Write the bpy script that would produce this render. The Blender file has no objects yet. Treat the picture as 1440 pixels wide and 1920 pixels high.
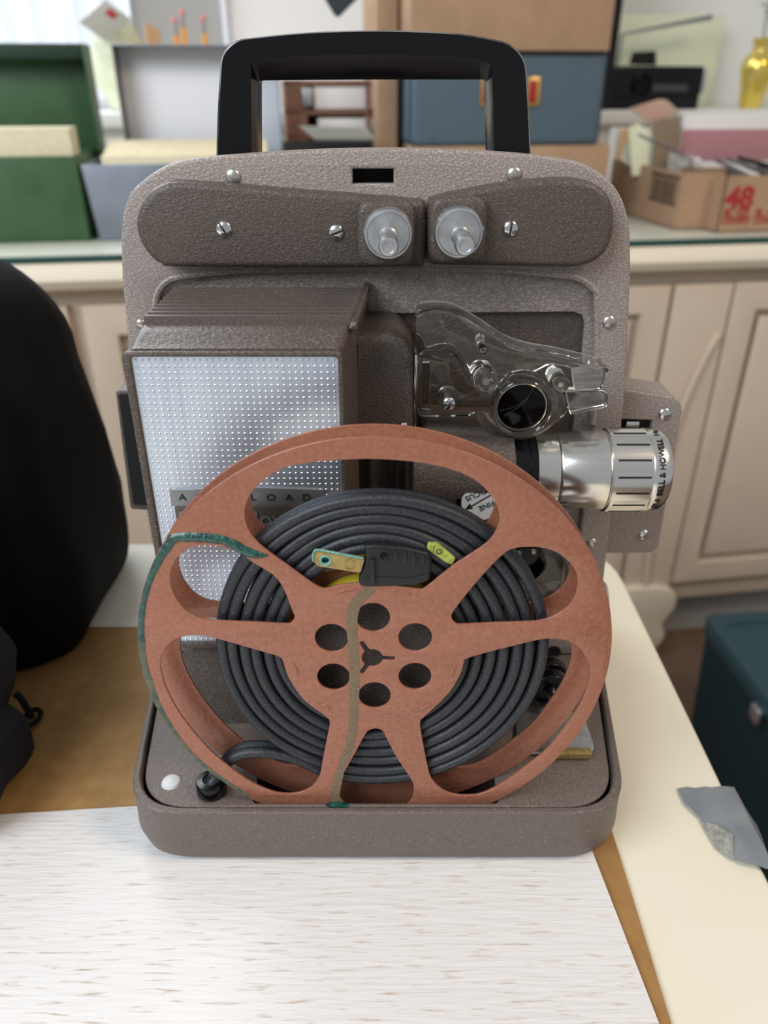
import bpy, bmesh, math, random
from mathutils import Vector, Matrix
from mathutils.geometry import tessellate_polygon
random.seed(7)
S = bpy.context.scene
COL = S.collection
PI = math.pi
# ---------------------------------------------------------------- measuring
FL, TH, CZ = 1440.0, math.radians(29), 1.044
CT, ST = math.cos(TH), math.sin(TH)
def ray(px, py):
    a, t = (px-720)/FL, (py-960)/FL
    return Vector((a, CT-t*ST, -(ST+t*CT)))
TILT = [False]; HUBP = [None]
RT = Matrix.Rotation(math.radians(-3.2), 3, 'X'); RTI = RT.inverted()
def toL(p): return RTI @ (p-HUBP[0])+HUBP[0]
def V(px, py, Y):                     # point of an upright plane at distance Y (of the leaning reel while it is built)
    d = ray(px, py)
    if TILT[0]:
        o = toL(Vector((0, 0, CZ))); d = RTI @ d
        return o+d*((Y-o.y)/d.y)
    return d*(Y/d.y)+Vector((0, 0, CZ))
def H(px, py, Z):                     # point of a level plane at height Z
    d = ray(px, py); return d*((Z-CZ)/d.z)+Vector((0, 0, CZ))
YAW = math.radians(8.4)
U = Vector((math.cos(YAW), math.sin(YAW), 0)); N = Vector((-math.sin(YAW), math.cos(YAW), 0))
B0 = Vector((0, 1.155, 0))            # front edge of the sideboard
def G(u, n, z): return B0+U*u+N*n+Vector((0, 0, z))
def gz(px, py, Z):                    # (u, n) on a level plane
    p = H(px, py, Z)-B0; return p.dot(U), p.dot(N)
def gn(px, py, n):                    # (u, z) on an upright plane of the sideboard frame
    d = ray(px, py); o = Vector((0, 0, CZ))-B0
    k = (n-o.dot(N))/d.dot(N); p = o+d*k
    return p.dot(U), p.z
TABLE = CZ-.298
TRAYZ = CZ-.294
FLOORZ = CZ-.263
YP = .33
# ---------------------------------------------------------------- materials
def M(name, c, r=.5, m=0., c2=None, ns=60, lo=.4, hi=.6, bump=0., bs=300, stretch=(1, 1, 1), rot=(0, 0, 0),
      trans=0., ior=1.45, coat=0., spec=None, det=3, emit=None, es=1., dist=.001, c3=None, ns3=8, aniso=0):
    mt = bpy.data.materials.new(name); mt.use_nodes = True
    nt = mt.node_tree; b = nt.nodes['Principled BSDF']
    def s(k, v):
        if k in b.inputs: b.inputs[k].default_value = v
    s('Base Color', (*c, 1)); s('Roughness', r); s('Metallic', m)
    s('Transmission Weight', trans); s('IOR', ior); s('Coat Weight', coat); s('Coat Roughness', .08)
    if aniso: s('Anisotropic', aniso)
    if spec is not None: s('Specular IOR Level', spec)
    if emit: s('Emission Color', (*emit, 1)); s('Emission Strength', es)
    tc = nt.nodes.new('ShaderNodeTexCoord'); mp = nt.nodes.new('ShaderNodeMapping')
    mp.inputs['Scale'].default_value = stretch; mp.inputs['Rotation'].default_value = rot
    nt.links.new(tc.outputs['Object'], mp.inputs['Vector'])
    def noise(sc, d=det):
        n = nt.nodes.new('ShaderNodeTexNoise'); n.inputs['Scale'].default_value = sc; n.inputs['Detail'].default_value = d
        nt.links.new(mp.outputs[0], n.inputs['Vector']); return n
    def mix(fac, a, bb):
        x = nt.nodes.new('ShaderNodeMix'); x.data_type = 'RGBA'
        nt.links.new(fac, x.inputs[0])
        for i, q in ((6, a), (7, bb)):
            if isinstance(q, tuple): x.inputs[i].default_value = (*q, 1)
            else: nt.links.new(q, x.inputs[i])
        return x.outputs[2]
    def ramp(o, a, bb):
        q = nt.nodes.new('ShaderNodeMapRange'); q.inputs[1].default_value = a; q.inputs[2].default_value = bb
        nt.links.new(o, q.inputs[0]); return q.outputs[0]
    out = None
    if c2:
        out = mix(ramp(noise(ns).outputs['Fac'], lo, hi), c, c2)
        if c3: out = mix(ramp(noise(ns3).outputs['Fac'], .45, .7), out, c3)
        nt.links.new(out, b.inputs['Base Color'])
    if bump:
        bn = nt.nodes.new('ShaderNodeBump'); bn.inputs['Strength'].default_value = bump; bn.inputs['Distance'].default_value = dist
        nt.links.new(noise(bs).outputs['Fac'], bn.inputs['Height']); nt.links.new(bn.outputs[0], b.inputs['Normal'])
    return mt
paint = M('taupe_hammered_paint', (.245, .203, .180), .40, 0, c2=(.43, .375, .345), ns=1000, lo=.46, hi=.68, bump=.5, bs=620, stretch=(1, 1, 1.7), rot=(0, .6, 0), dist=.0008)
paint_d = M('brown_hammered_paint', (.072, .055, .045), .42, 0, c2=(.19, .156, .137), ns=1250, lo=.5, hi=.74, bump=.5, bs=620, stretch=(1, 1, 1.8), rot=(0, .6, 0), dist=.0007)
paint_b = M('tray_hammered_paint', (.125, .098, .084), .48, 0, c2=(.21, .172, .152), ns=1200, lo=.5, hi=.74, bump=.45, bs=520, stretch=(1, 1, 1.5), rot=(0, .6, 0), dist=.0007)
copper = M('copper_hammered_paint', (.300, .116, .070), .36, .2, c2=(.34, .139, .088), ns=600, lo=.4, hi=.62, bump=.4, bs=480, dist=.0006, coat=.15)
black = M('black_plastic', (.003, .003, .004), .18, 0, spec=.4)
blackm = M('matte_black', (.004, .004, .004), .7)
rubber = M('grey_black_rubber', (.016, .017, .021), .36, 0, c2=(.085, .09, .105), ns=2600, lo=.5, hi=.78, bump=.5, bs=2400, dist=.0003)
rubberp = M('black_rubber_plug', (.010, .010, .011), .45, 0, bump=.2, bs=700, dist=.0004)
alum = M('brushed_aluminium', (.62, .69, .80), .42, .9, c2=(.70, .77, .88), ns=300, stretch=(1, 1, .04), bump=.04, bs=900)
alumd = M('dotted_aluminium', (.80, .84, .90), .22, 1.)
satin = M('satin_aluminium', (.62, .63, .65), .33, .9, c2=(.5, .51, .53), ns=200, bump=.03, bs=500)
lensal = M('polished_aluminium', (.84, .82, .78), .2, 1., c2=(.78, .76, .72), ns=400, stretch=(.02, 1, 1))
chrome = M('chrome', (.72, .72, .72), .16, 1.)
nickel = M('dull_nickel', (.55, .52, .48), .3, .9)
clear = M('clear_acrylic', (.93, .93, .90), .03, 0, trans=1., ior=1.47)
blackg = M('black_glass', (.002, .002, .002), .08, 0, spec=.25)
yellow = M('yellow_plastic', (.62, .47, .02), .35)
tagy = M('yellow_green_tag', (.26, .30, .04), .45, 0, c2=(.40, .43, .10), ns=400)
brass = M('worn_brass', (.44, .33, .13), .4, .7, c2=(.34, .25, .10), ns=500, bump=.1, bs=900)
teal = M('green_corrosion', (.002, .034, .029), .2, 0, c2=(.008, .09, .072), ns=500, bump=.6, bs=700, coat=.6, dist=.001)
tealp = M('pale_green_corrosion', (.10, .28, .23), .5, 0, c2=(.2, .4, .33), ns=900, bump=.4, bs=900)
tealf = M('faded_green_stain', (.13, .12, .075), .5, 0, c2=(.045, .085, .06), ns=260, bump=.2, bs=500)
olive = M('olive_residue', (.150, .105, .06), .5, 0, c2=(.19, .135, .08), ns=900, bump=.15, bs=700)
silvp = M('name_plate_grey', (.25, .25, .26), .35, .6)
darkp = M('name_plate_dark', (.10, .088, .08), .4, .3)
ink = M('black_ink', (.01, .01, .01), .6)
lwhite = M('label_white', (.62, .62, .61), .4)
cream = M('cream_table_top', (.80, .745, .60), .33, 0, c2=(.76, .70, .55), ns=9, bump=.02, bs=60, c3=(.82, .78, .66), ns3=5)
hard = M('brown_hardboard', (.36, .190, .062), .5, 0, c2=(.43, .245, .09), ns=140, lo=.35, hi=.7, bump=.08, bs=500, c3=(.28, .145, .048), ns3=16)
whitew = M('limed_wood', (.74, .72, .705), .55, 0, c2=(.46, .37, .29), ns=500, lo=.575, hi=.73, stretch=(.13, 1.25, 1), rot=(0, 0, -.07), bump=.4, bs=420, dist=.001, det=5, c3=(.80, .785, .775), ns3=6)
tape = M('duct_tape', (.30, .32, .34), .32, .35, c2=(.25, .27, .29), ns=60, bump=.15, bs=160)
tapeb = M('duct_tape_back', (.34, .33, .29), .7, 0, c2=(.22, .21, .18), ns=400, bump=.3, bs=500)
bagm = M('black_bag_fabric', (.0025, .0025, .0032), .85, 0, bump=.2, bs=900, spec=.2)
bagn = M('navy_bag_fabric', (.006, .007, .012), .7, 0, bump=.3, bs=700, spec=.3)
card = M('cardboard', (.38, .24, .145), .8, 0, c2=(.42, .27, .165), ns=20, bump=.05, bs=100)
cardd = M('cardboard_inside', (.25, .18, .12), .85)
cabm = M('cream_cabinet_paint', (.60, .49, .38), .5, 0, c2=(.66, .54, .43), ns=7, lo=.3, hi=.7, bump=.04, bs=40)
cabl = M('pale_cabinet_trim', (.72, .64, .50), .4)
topm = M('sideboard_top', (.52, .52, .44), .25)
glassg = M('green_glass_edge', (.02, .07, .06), .1)
greenm = M('green_enamel', (.042, .105, .042), .42, 0, c2=(.05, .12, .05), ns=20, coat=.1)
greenk = M('dark_green_enamel', (.012, .035, .02), .5)
greym = M('grey_enamel', (.20, .225, .27), .35, .2, c2=(.25, .28, .33), ns=12)
whitem = M('pale_grey_enamel', (.80, .82, .88), .4)
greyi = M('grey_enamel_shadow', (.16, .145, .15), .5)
cards = M('cream_index_cards', (.78, .70, .50), .7, 0, c2=(.70, .62, .43), ns=500, stretch=(1, .05, .2))
bluec = M('blue_case_cloth', (.070, .108, .140), .7, 0, c2=(.085, .125, .16), ns=400, bump=.2, bs=900)
redm = M('red_enamel', (.35, .02, .015), .35)
goldm = M('gold_metal', (.72, .48, .16), .3, .8)
goldv = M('gold_glaze', (.78, .58, .10), .22, .7, c2=(.85, .68, .2), ns=30)
wood = M('brown_wood', (.20, .10, .065), .5, 0, c2=(.26, .13, .085), ns=60, stretch=(.1, 1, 1))
pinkp = M('pink_dotted_print', (.40, .13, .16), .7)
whitep = M('white_paper', (.78, .75, .73), .7)
paperc = M('cream_paper', (.74, .72, .56), .8)
pencilm = M('orange_pencil_paint', (.80, .34, .03), .35)
eraser = M('pink_eraser', (.62, .20, .18), .7)
wallm = M('white_wall_paint', (.74, .73, .69), .8, 0, c2=(.78, .77, .73), ns=3)
wallg = M('grey_wall_panel', (.36, .35, .33), .8)
curt = M('sheer_curtain', (.74, .78, .74), .8, 0, c2=(.82, .80, .86), ns=9, stretch=(1, 1, .1))
yelp = M('pale_yellow_plastic', (.74, .76, .56), .4, 0)
tealb = M('teal_bin_plastic', (.002, .024, .034), .45, 0)
tealt = M('teal_bin_lid', (.02, .055, .066), .5, 0)
greyst = M('grey_steel_strip', (.22, .22, .24), .4, .6)
floorm = M('wood_floor', (.16, .10, .07), .6, 0, c2=(.2, .13, .09), ns=10, stretch=(1, .1, 1))
leafm = M('green_leaf', (.05, .16, .05), .6)
film = M('clear_plastic_film', (.8, .82, .80), .25, 0, trans=.7, ior=1.1)
redink = M('red_print', (.38, .03, .03), .8)
brink = M('dark_print', (.085, .05, .035), .8)
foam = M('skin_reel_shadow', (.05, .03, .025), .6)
# ---------------------------------------------------------------- building
def T(name, label, cat, loc, group=None):
    o = bpy.data.objects.new(name, None); COL.objects.link(o); o.location = loc
    o.empty_display_size = .01
    o['label'] = label; o['category'] = cat
    if group: o['group'] = group
    return o
def wloc(o):
    v = Vector((0, 0, 0))
    while o: v = v+o.location; o = o.parent
    return v
def mk(name, bm, mat, parent=None, label=None, cat=None, group=None, kind=None, smooth=35):
    if isinstance(bm, bmesh.types.BMesh):
        bmesh.ops.recalc_face_normals(bm, faces=bm.faces[:])
        me = bpy.data.meshes.new(name); bm.to_mesh(me); bm.free()
    else: me = bm
    if TILT[0]: me.transform(Matrix.Translation(HUBP[0]) @ RT.to_4x4() @ Matrix.Translation(-HUBP[0]))
    if parent: off = wloc(parent); loc = Vector((0, 0, 0))
    else:
        c = [v.co for v in me.vertices]
        off = Vector(((min(v.x for v in c)+max(v.x for v in c))/2, (min(v.y for v in c)+max(v.y for v in c))/2, min(v.z for v in c)))
        loc = off
    me.transform(Matrix.Translation(-off))
    me.materials.append(mat)
    me.shade_smooth(); me.set_sharp_from_angle(angle=math.radians(smooth))
    o = bpy.data.objects.new(name, me); COL.objects.link(o); o.location = loc
    if parent: o.parent = parent
    if label: o['label'] = label
    if cat: o['category'] = cat
    if group: o['group'] = group
    if kind: o['kind'] = kind
    return o
def NB(): return bmesh.new()
def loop(bm, pts): return [bm.verts.new(p) for p in pts]
def bridge(bm, a, b, closed=True):
    n = len(a)
    for i in range(n if closed else n-1):
        j = (i+1) % n
        try: bm.faces.new((a[i], a[j], b[j], b[i]))
        except ValueError: pass
def cap(bm, a):
    try: bm.faces.new(a)
    except ValueError: pass
def loft(bm, loops, c0=True, c1=True):
    L = [loop(bm, l) for l in loops]
    for a, b in zip(L, L[1:]): bridge(bm, a, b)
    if c0: cap(bm, L[0])
    if c1: cap(bm, L[-1])
    return L
def box(bm, a, b, bev=0, seg=2):
    t = bmesh.new(); bmesh.ops.create_cube(t, size=1)
    s = [abs(b[i]-a[i]) for i in range(3)]; c = [(a[i]+b[i])/2 for i in range(3)]
    for v in t.verts: v.co = Vector((v.co.x*s[0]+c[0], v.co.y*s[1]+c[1], v.co.z*s[2]+c[2]))
    if bev: bmesh.ops.bevel(t, geom=t.edges[:], offset=bev, segments=seg, affect='EDGES', profile=.5)
    add(bm, t)
def add(bm, t, f=None):
    if f:
        for v in t.verts: v.co = f(v.co)
    mp = {v: bm.verts.new(v.co) for v in t.verts}
    for fc in t.faces:
        try: bm.faces.new([mp[v] for v in fc.verts])
        except ValueError: pass
    t.free()
def gbox(bm, u0, u1, n0, n1, z0, z1, bev=0, seg=2):
    t = bmesh.new(); box(t, (u0, n0, z0), (u1, n1, z1), bev, seg)
    add(bm, t, lambda p: G(p.x, p.y, p.z))
def axes(d):
    d = Vector(d).normalized()
    a = Vector((0, 0, 1)) if abs(d.z) < .9 else Vector((1, 0, 0))
    x = d.cross(a).normalized(); return x, d.cross(x).normalized(), d
def lathe(bm, prof, o, d, seg=32, c0=True, c1=True, lobes=0, la=0):
    x, y, d = axes(d); o = Vector(o); Ls = []
    for r, h in prof:
        Ls.append([o+d*h+(x*math.cos(2*PI*k/seg)+y*math.sin(2*PI*k/seg))*(r*(1+la*math.cos(lobes*2*PI*k/seg))) for k in range(seg)])
    loft(bm, Ls, c0, c1)
def cr(pts, n=6, closed=True):        # smooth curve through points
    out = []; m = len(pts); P = [Vector(p) for p in pts]
    rng = range(m) if closed else range(m-1)
    for i in rng:
        if closed: p0, p1, p2, p3 = P[i-1], P[i], P[(i+1) % m], P[(i+2) % m]
        else: p0, p1, p2, p3 = P[max(i-1, 0)], P[i], P[i+1], P[min(i+2, m-1)]
        for k in range(n):
            t = k/n
            out.append(.5*((2*p1)+(p2-p0)*t+(2*p0-5*p1+4*p2-p3)*t*t+(3*p1-p0-3*p2+p3)*t**3))
    if not closed: out.append(P[-1])
    return out
def rc(pts, r, n=6):                  # corners rounded
    out = []; m = len(pts); P = [Vector(p) for p in pts]
    for i in range(m):
        p, a, b = P[i], P[i-1], P[(i+1) % m]; rr = r[i] if isinstance(r, (list, tuple)) else r
        if rr <= 0: out.append(p.copy()); continue
        da, db = (a-p), (b-p); q = min(rr, da.length*.49, db.length*.49)
        A = p+da.normalized()*q; B = p+db.normalized()*q
        for k in range(n+1):
            t = k/n; out.append(A*(1-t)**2+p*2*t*(1-t)+B*t*t)
    return out
def plate(loops, thick, bev=0, res=2):
    """solid sheet with holes; loops in a plane (x, y); front face at z=0, body to z=-thick"""
    cu = bpy.data.curves.new('c', 'CURVE'); cu.dimensions = '2D'; cu.fill_mode = 'BOTH'
    cu.extrude = max(thick/2-bev, 1e-6); cu.bevel_depth = bev; cu.bevel_resolution = res; cu.offset = -bev
    for l in loops:
        s = cu.splines.new('POLY'); s.points.add(len(l)-1); s.use_cyclic_u = True
        for p, q in zip(s.points, l): p.co = (q[0], q[1], 0, 1)
    o = bpy.data.objects.new('t', cu); COL.objects.link(o)
    dg = bpy.context.evaluated_depsgraph_get(); dg.update()
    me = bpy.data.meshes.new_from_object(o.evaluated_get(dg))
    bpy.data.objects.remove(o); bpy.data.curves.remove(cu)
    t = bmesh.new(); t.from_mesh(me); bpy.data.meshes.remove(me)
    bmesh.ops.remove_doubles(t, verts=t.verts[:], dist=1e-6)
    for v in t.verts: v.co.z -= thick/2
    return t
def vplate(bm, loops, Y, thick, bev=0, res=2):      # loops as lists of (x, z); face at Y, body goes away from the viewer
    add(bm, plate(loops, thick, bev, res), lambda p: Vector((p.x, Y-p.z, p.y)))
def hplate(bm, loops, Z, thick, bev=0):
    add(bm, plate(loops, thick, bev), lambda p: Vector((p.x, p.y, Z+p.z)))
def gplate(bm, loops, n, thick, bev=0):
    add(bm, plate(loops, thick, bev), lambda p: G(p.x, n-p.z, p.y))
def px(pts, Y): return [(V(a, b, Y).x, V(a, b, Y).z) for a, b in pts]
def gpx(pts, n): return [gn(a, b, n) for a, b in pts]
def circ(cx, cz, r, n=40, a0=0): return [(cx+r*math.cos(a0+2*PI*k/n), cz+r*math.sin(a0+2*PI*k/n)) for k in range(n)]
def sm(pts, n=5): return [(p.x, p.y) for p in cr([(a, b, 0) for a, b in pts], n)]
def r2(pts, r, n=6): return [(p.x, p.y) for p in rc([(a, b, 0) for a, b in pts], r, n)]
def tube(bm, path, rad, seg=10, caps=True, sec=None, up=None):
    P = [Vector(p) for p in path]; Ls = []; pn = None
    for i, p in enumerate(P):
        t = (P[min(i+1, len(P)-1)]-P[max(i-1, 0)]).normalized()
        if up is not None:
            y = Vector(up); x = t.cross(y).normalized(); y = x.cross(t).normalized()
        else:
            if pn is None: x = axes(t)[0]
            else: x = (pn-t*pn.dot(t)).normalized()
            pn = x; y = t.cross(x).normalized()
        r = rad[i] if isinstance(rad, (list, tuple)) else rad
        if sec: Ls.append([p+(x*a+y*b)*r for a, b in sec])
        else: Ls.append([p+(x*math.cos(2*PI*k/seg)+y*math.sin(2*PI*k/seg))*r for k in range(seg)])
    loft(bm, Ls, caps, caps)
def text(bm, s, size, mapf, depth=.0002, align='CENTER', sx=1., offset=0.):
    cu = bpy.data.curves.new('t', 'FONT'); cu.body = s; cu.size = size; cu.align_x = align; cu.align_y = 'CENTER'
    cu.extrude = depth; cu.offset = offset; cu.resolution_u = 3; cu.fill_mode = 'FRONT' if depth == 0 else 'BOTH'
    o = bpy.data.objects.new('t', cu); COL.objects.link(o)
    dg = bpy.context.evaluated_depsgraph_get(); dg.update()
    me = bpy.data.meshes.new_from_object(o.evaluated_get(dg))
    bpy.data.objects.remove(o); bpy.data.curves.remove(cu)
    t = bmesh.new(); t.from_mesh(me); bpy.data.meshes.remove(me)
    add(bm, t, lambda p: mapf(p.x*sx, p.y, p.z))
def vtext(bm, s, size, pxx, pyy, Y, ang=0, depth=.0002, sx=1., align='CENTER', offset=0.):
    o = V(pxx, pyy, Y); c, q = math.cos(ang), math.sin(ang)
    text(bm, s, size, lambda x, y, z: Vector((o.x+x*c-y*q, Y-z, o.z+x*q+y*c)), depth, align, sx, offset)
def ribbon(bm, path, w, Y, h=.0003, seg=6):   # domed smear lying on an upright face; path (x,z), w widths
    P = [Vector((a, b)) for a, b in path]; Ls = []
    for i, p in enumerate(P):
        t = (P[min(i+1, len(P)-1)]-P[max(i-1, 0)]).normalized(); n = Vector((-t.y, t.x)); ww = w[i]/2
        Ls.append([Vector((p.x+n.x*ww*q, Y-h*(1-q*q)*min(1, ww*900), p.y+n.y*ww*q)) for q in [-1+2*k/seg for k in range(seg+1)]]+
                  [Vector((p.x-n.x*ww*.9, Y+.00002, p.y-n.y*ww*.9))][:0])
    L = [loop(bm, l) for l in Ls]
    for a, b in zip(L, L[1:]): bridge(bm, a, b, closed=False)
def interp(pts, n):
    pts = cr([(a, b, w) for a, b, w in pts], n, False); return [(p.x, p.y) for p in pts], [max(p.z, .0002) for p in pts]

# ================================================================= PROJECTOR
px0 = -.003
proj = T('film_projector', 'brown hammered-metal home movie projector with black carrying handle, standing on the white board', 'projector', (px0, .28, TRAYZ))
# --- back case and main panel
outl = [(228, 520), (227, 430), (240, 369), (272, 335), (308, 312), (345, 301), (406, 293), (500, 286), (597, 281), (720, 278), (820, 280), (917, 284), (996, 290), (1055, 298), (1097, 308), (1133, 330), (1158, 357), (1174, 392), (1182, 440), (1183, 520)]
o_xz = px(outl, YP)
left_b = (-.1185, FLOORZ+.0005); right_b = (.1155, FLOORZ+.0005)
outer = sm(o_xz, 4)
outer = [p for p in outer]
k = len(o_xz)
outer = [(p.x, p.y) for p in cr([(a, b, 0) for a, b in o_xz], 4, False)]
outer += [px([(1173, 732)], YP)[0], px([(1147, 956)], YP)[0], right_b, left_b, px([(240, 650)], YP)[0]]
rec = px([(290, 620), (289, 582), (294, 550), (312, 527), (344, 518), (435, 509), (561, 505), (720, 504), (917, 506), (1054, 517), (1090, 524), (1112, 541), (1121, 566), (1120, 700)], YP)
rec = [(p.x, p.y) for p in cr([(a, b, 0) for a, b in rec], 4, False)]
rec += [px([(1112, 797)], YP)[0], (.099, FLOORZ+.006), (-.100, FLOORZ+.006)]
slot = px([(661, 317), (738, 317), (738, 345), (661, 345)], YP)
bm = NB(); vplate(bm, [outer, rec, slot], YP, .0075, .0014)
mk('main_panel', bm, paint, proj)
bm = NB(); z = [p[1] for p in slot]; x = [p[0] for p in slot]
box(bm, (min(x)-.004, YP+.012, min(z)-.004), (max(x)+.004, YP+.0123, max(z)+.002)); mk('vent_slot', bm, blackm, proj)
sub = px([(600, 590), (1076, 586), (1092, 592), (1097, 606), (1090, 690), (1076, 801)], YP+.004)+[(.088, FLOORZ+.008), (-.020, FLOORZ+.008)]
grown = [(p[0]*1.03, CZ-.135+(p[1]-(CZ-.135))*1.012) for p in rec]
bm = NB(); vplate(bm, [grown, sub], YP+.0045, .003, .0008); mk('recessed_panel', bm, paint, proj)
big = [(p[0]*1.02+(.0005), p[1]+(.002 if p[1] > CZ-.15 else -.003)) for p in sub]
bm = NB(); vplate(bm, [big], YP+.0082, .002, 0); mk('inner_panel', bm, paint_d, proj)
# lip around the recess
bm = NB(); tube(bm, [Vector((p[0], YP+.0012, p[1])) for p in rec[:-2]], .0016, 8, True); mk('recess_lip', bm, paint, proj)
# rear shell
sh = [(p[0]*.985, p[1]-.008 if p[1] > CZ-.06 else p[1]) for p in outer]
bm = NB()
L1 = [Vector((a, YP+.0085, b)) for a, b in sh]; L0 = [Vector((a*.95, YP+.085, b-.01 if b > CZ-.2 else b)) for a, b in sh]
loft(bm, [L1, L0], False, True)
mk('rear_case', bm, paint, proj)
# --- handle
def hl(pts, Y, r): return [Vector((p[0], Y, p[1])) for p in r2(px(pts, Y), r, 5)]
YH = .342
ho = [(404, 300), (407, 200), (413, 100), (440, 74), (560, 60), (720, 55), (870, 62), (958, 80), (987, 110), (993, 200), (997, 300)]
hi_ = [(472, 300), (471, 200), (470, 118), (486, 112), (560, 103), (720, 100), (850, 105), (905, 112), (922, 120), (925, 200), (928, 300)]
hb = [(484, 300), (483, 200), (483, 152), (492, 151), (560, 150), (720, 149), (850, 149), (905, 149), (914, 150), (915, 200), (917, 300)]
rr = [.0, .03, .0085, .006, .02, .03, .02, .006, .0085, .03, .0]
bm = NB()
fo = hl(ho, YH, rr); fi = hl(hi_, YH-.0005, [0, .002, .003, .002, .01, .02, .01, .002, .003, .002, 0]); bi = hl(hb, YH+.006, [0, .002, .0015, .001, .01, .02, .01, .001, .0015, .002, 0])
c = Vector((0, 0, CZ-.015))
def sc(l, s, dy): return [Vector((p.x*s, p.y+dy, c.z+(p.z-c.z)*s)) for p in l]
rings = [sc(fi, 1.0, 0), sc(fo, .985, -.0008), sc(fo, 1, .0015), sc(fo, 1.012, .012), sc(fo, .99, .02), sc(bi, 1.015, .018), bi, sc(fi, .995, .001)]
Ls = [loop(bm, l) for l in rings]
for a, b in zip(Ls, Ls[1:]+Ls[:1]): bridge(bm, a, b, closed=False)
for q in (0, -1):
    cap(bm, [l[q] for l in Ls])
mk('handle', bm, black, proj, label='glossy black arched carrying handle', smooth=50)
# --- reel arms
armL = [(254, 420), (261, 388), (279, 361), (305, 345), (335, 341), (424, 346), (525, 355), (633, 363), (690, 368), (770, 375), (797, 388), (796, 494), (770, 502), (669, 503), (500, 503), (326, 502), (300, 496), (281, 482), (262, 454)]
armR = [(803, 385), (815, 371), (840, 364), (917, 349), (989, 339), (1055, 335), (1097, 339), (1126, 351), (1144, 371), (1153, 402), (1151, 438), (1140, 468), (1119, 489), (1093, 499), (1055, 502), (924, 500), (830, 499), (808, 496), (801, 480)]
YA = .3215
for nm, pts, lab in (('feed_arm', armL, None), ('takeup_arm', armR, None)):
    q = sm(px(pts, YA), 4)
    bm = NB(); vplate(bm, [q], YA, YP-YA+.002, .0028, 4); arm = mk('reel_arm', bm, paint_d, proj)
    cx, cy = (724, 439) if nm == 'feed_arm' else (858, 433)
    o = V(cx, cy, YA-.005)
    bm = NB(); vplate(bm, [r2([(o.x-.0112, o.z-.0125), (o.x+.0112, o.z-.0125), (o.x+.0112, o.z+.0125), (o.x-.0112, o.z+.0125)], .006)], YA-.0065, .008, .0025, 4)
    mk('knuckle', bm, paint_d, arm)
    ds = V(728, 440, YA-.0105) if nm == 'feed_arm' else V(861, 438, YA-.0105)
    bm = NB(); lathe(bm, [(.0098, .005), (.0098, .0012), (.0090, .0), (.0084, -.0001), (.0080, .0008), (.0035, .0008), (.0034, -.004)], ds, (0, 1, 0), 40, True, False)
    spn = mk('spindle_disc', bm, satin, arm)
    bm = NB(); lathe(bm, [(.0036, .003), (.0036, -.005), (.0029, -.0058), (.0026, -.013), (.0026, -.0145), (.0036, -.0155), (.0037, -.0245), (.0032, -.0262), (.0023, -.0263), (.0021, -.0256), (.0004, -.0256)], ds, (0, 1, 0), 28)
    mk('spindle_post', bm, satin, arm)
def screw(pt, r, parent, ang, mat=chrome, slot=True, name='screw', h=.45, d=(0, 1, 0)):
    bm = NB(); prof = [(r, .0006)]+[(r*math.cos(t), -r*h*math.sin(t)) for t in [PI/2*k/6 for k in range(6)]]+[(.00001, -r*h)]
    lathe(bm, prof, pt, d, 24)
    if slot:
        # the cut of the slot: split the dome in two halves
        bmesh.ops.remove_doubles(bm, verts=bm.verts[:], dist=1e-7)
        D = Vector((math.cos(ang), 0, math.sin(ang))); Pn = Vector((-D.z, 0, D.x)); g = r*.13
        for v in bm.verts: pass
        geom = bm.verts[:]+bm.edges[:]+bm.faces[:]
        for s in (g, -g):
            bmesh.ops.bisect_plane(bm, geom=bm.verts[:]+bm.edges[:]+bm.faces[:], plane_co=Vector(pt)+Pn*s, plane_no=Pn)
        for v in bm.verts:
            q = (v.co-Vector(pt)).dot(Pn)
            if abs(q) < g*.99: v.co.y = max(v.co.y, pt[1]-r*h*.25)
        fs = [f for f in bm.faces if abs((f.calc_center_median()-Vector(pt)).dot(Pn)) < g*.8 and f.calc_center_median().y < pt[1]-.0001]
        if fs:
            ex = bmesh.ops.extrude_face_region(bm, geom=fs)
            for v in [e for e in ex['geom'] if isinstance(e, bmesh.types.BMVert)]: v.co.y += r*h*.6
            bmesh.ops.delete(bm, geom=[f for f in fs if f.is_valid], context='FACES')
    return mk(name, bm, mat, parent, smooth=30)
for a, b, r, an in ((420, 430, .0033, -1.0), (631, 436, .0032, .35), (957, 429, .0032, 1.45)):
    screw(V(a, b, YA), r, proj, an)
for a, b, r in ((437, 331, .0031), (964, 327, .0030), (1142, 604, .0030)):
    screw(V(a, b, YP), r, proj, 0, nickel, False, 'rivet', .5)
screw(V(1110, 1018, YP), .0026, proj, 0, nickel, False, 'rivet', .5)
screw(V(264, 607, YP), .0022, proj, 0, nickel, False, 'rivet', .5)
# --- lamp housing
YF = .262
zt = V(0, 609, .278).z; zft = V(0, 660, YF).z; zl = V(0, 1217, YF).z
xl, xr = -.0922, -.0144
bm = NB()
def sect(Y, x0, x1, z1, z0, r=.004):
    return [Vector((a, Y, b)) for a, b in r2([(x0, z0), (x1, z0), (x1, z1), (x0, z1)], [.002, .002, r, r], 5)]
loft(bm, [sect(YF+.002, xl+.002, xr-.001, zft+.0006, zl, .003), sect(YF+.006, xl+.002, xr, zft+.0016, zl, .003), sect(.272, xl+.0025, xr+.001, zt-.0012, zl, .004), sect(.277, xl+.0035, xr+.002, zt-.0002, zl, .002), sect(YP+.004, xl+.005, -.0068, zt, zl, .002)])
hous = mk('lamp_housing', bm, paint_d, proj)
ridgep = M('brown_ridge_paint', (.085, .066, .056), .38, 0, c2=(.16, .13, .115), ns=1500, lo=.5, hi=.8)
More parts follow.
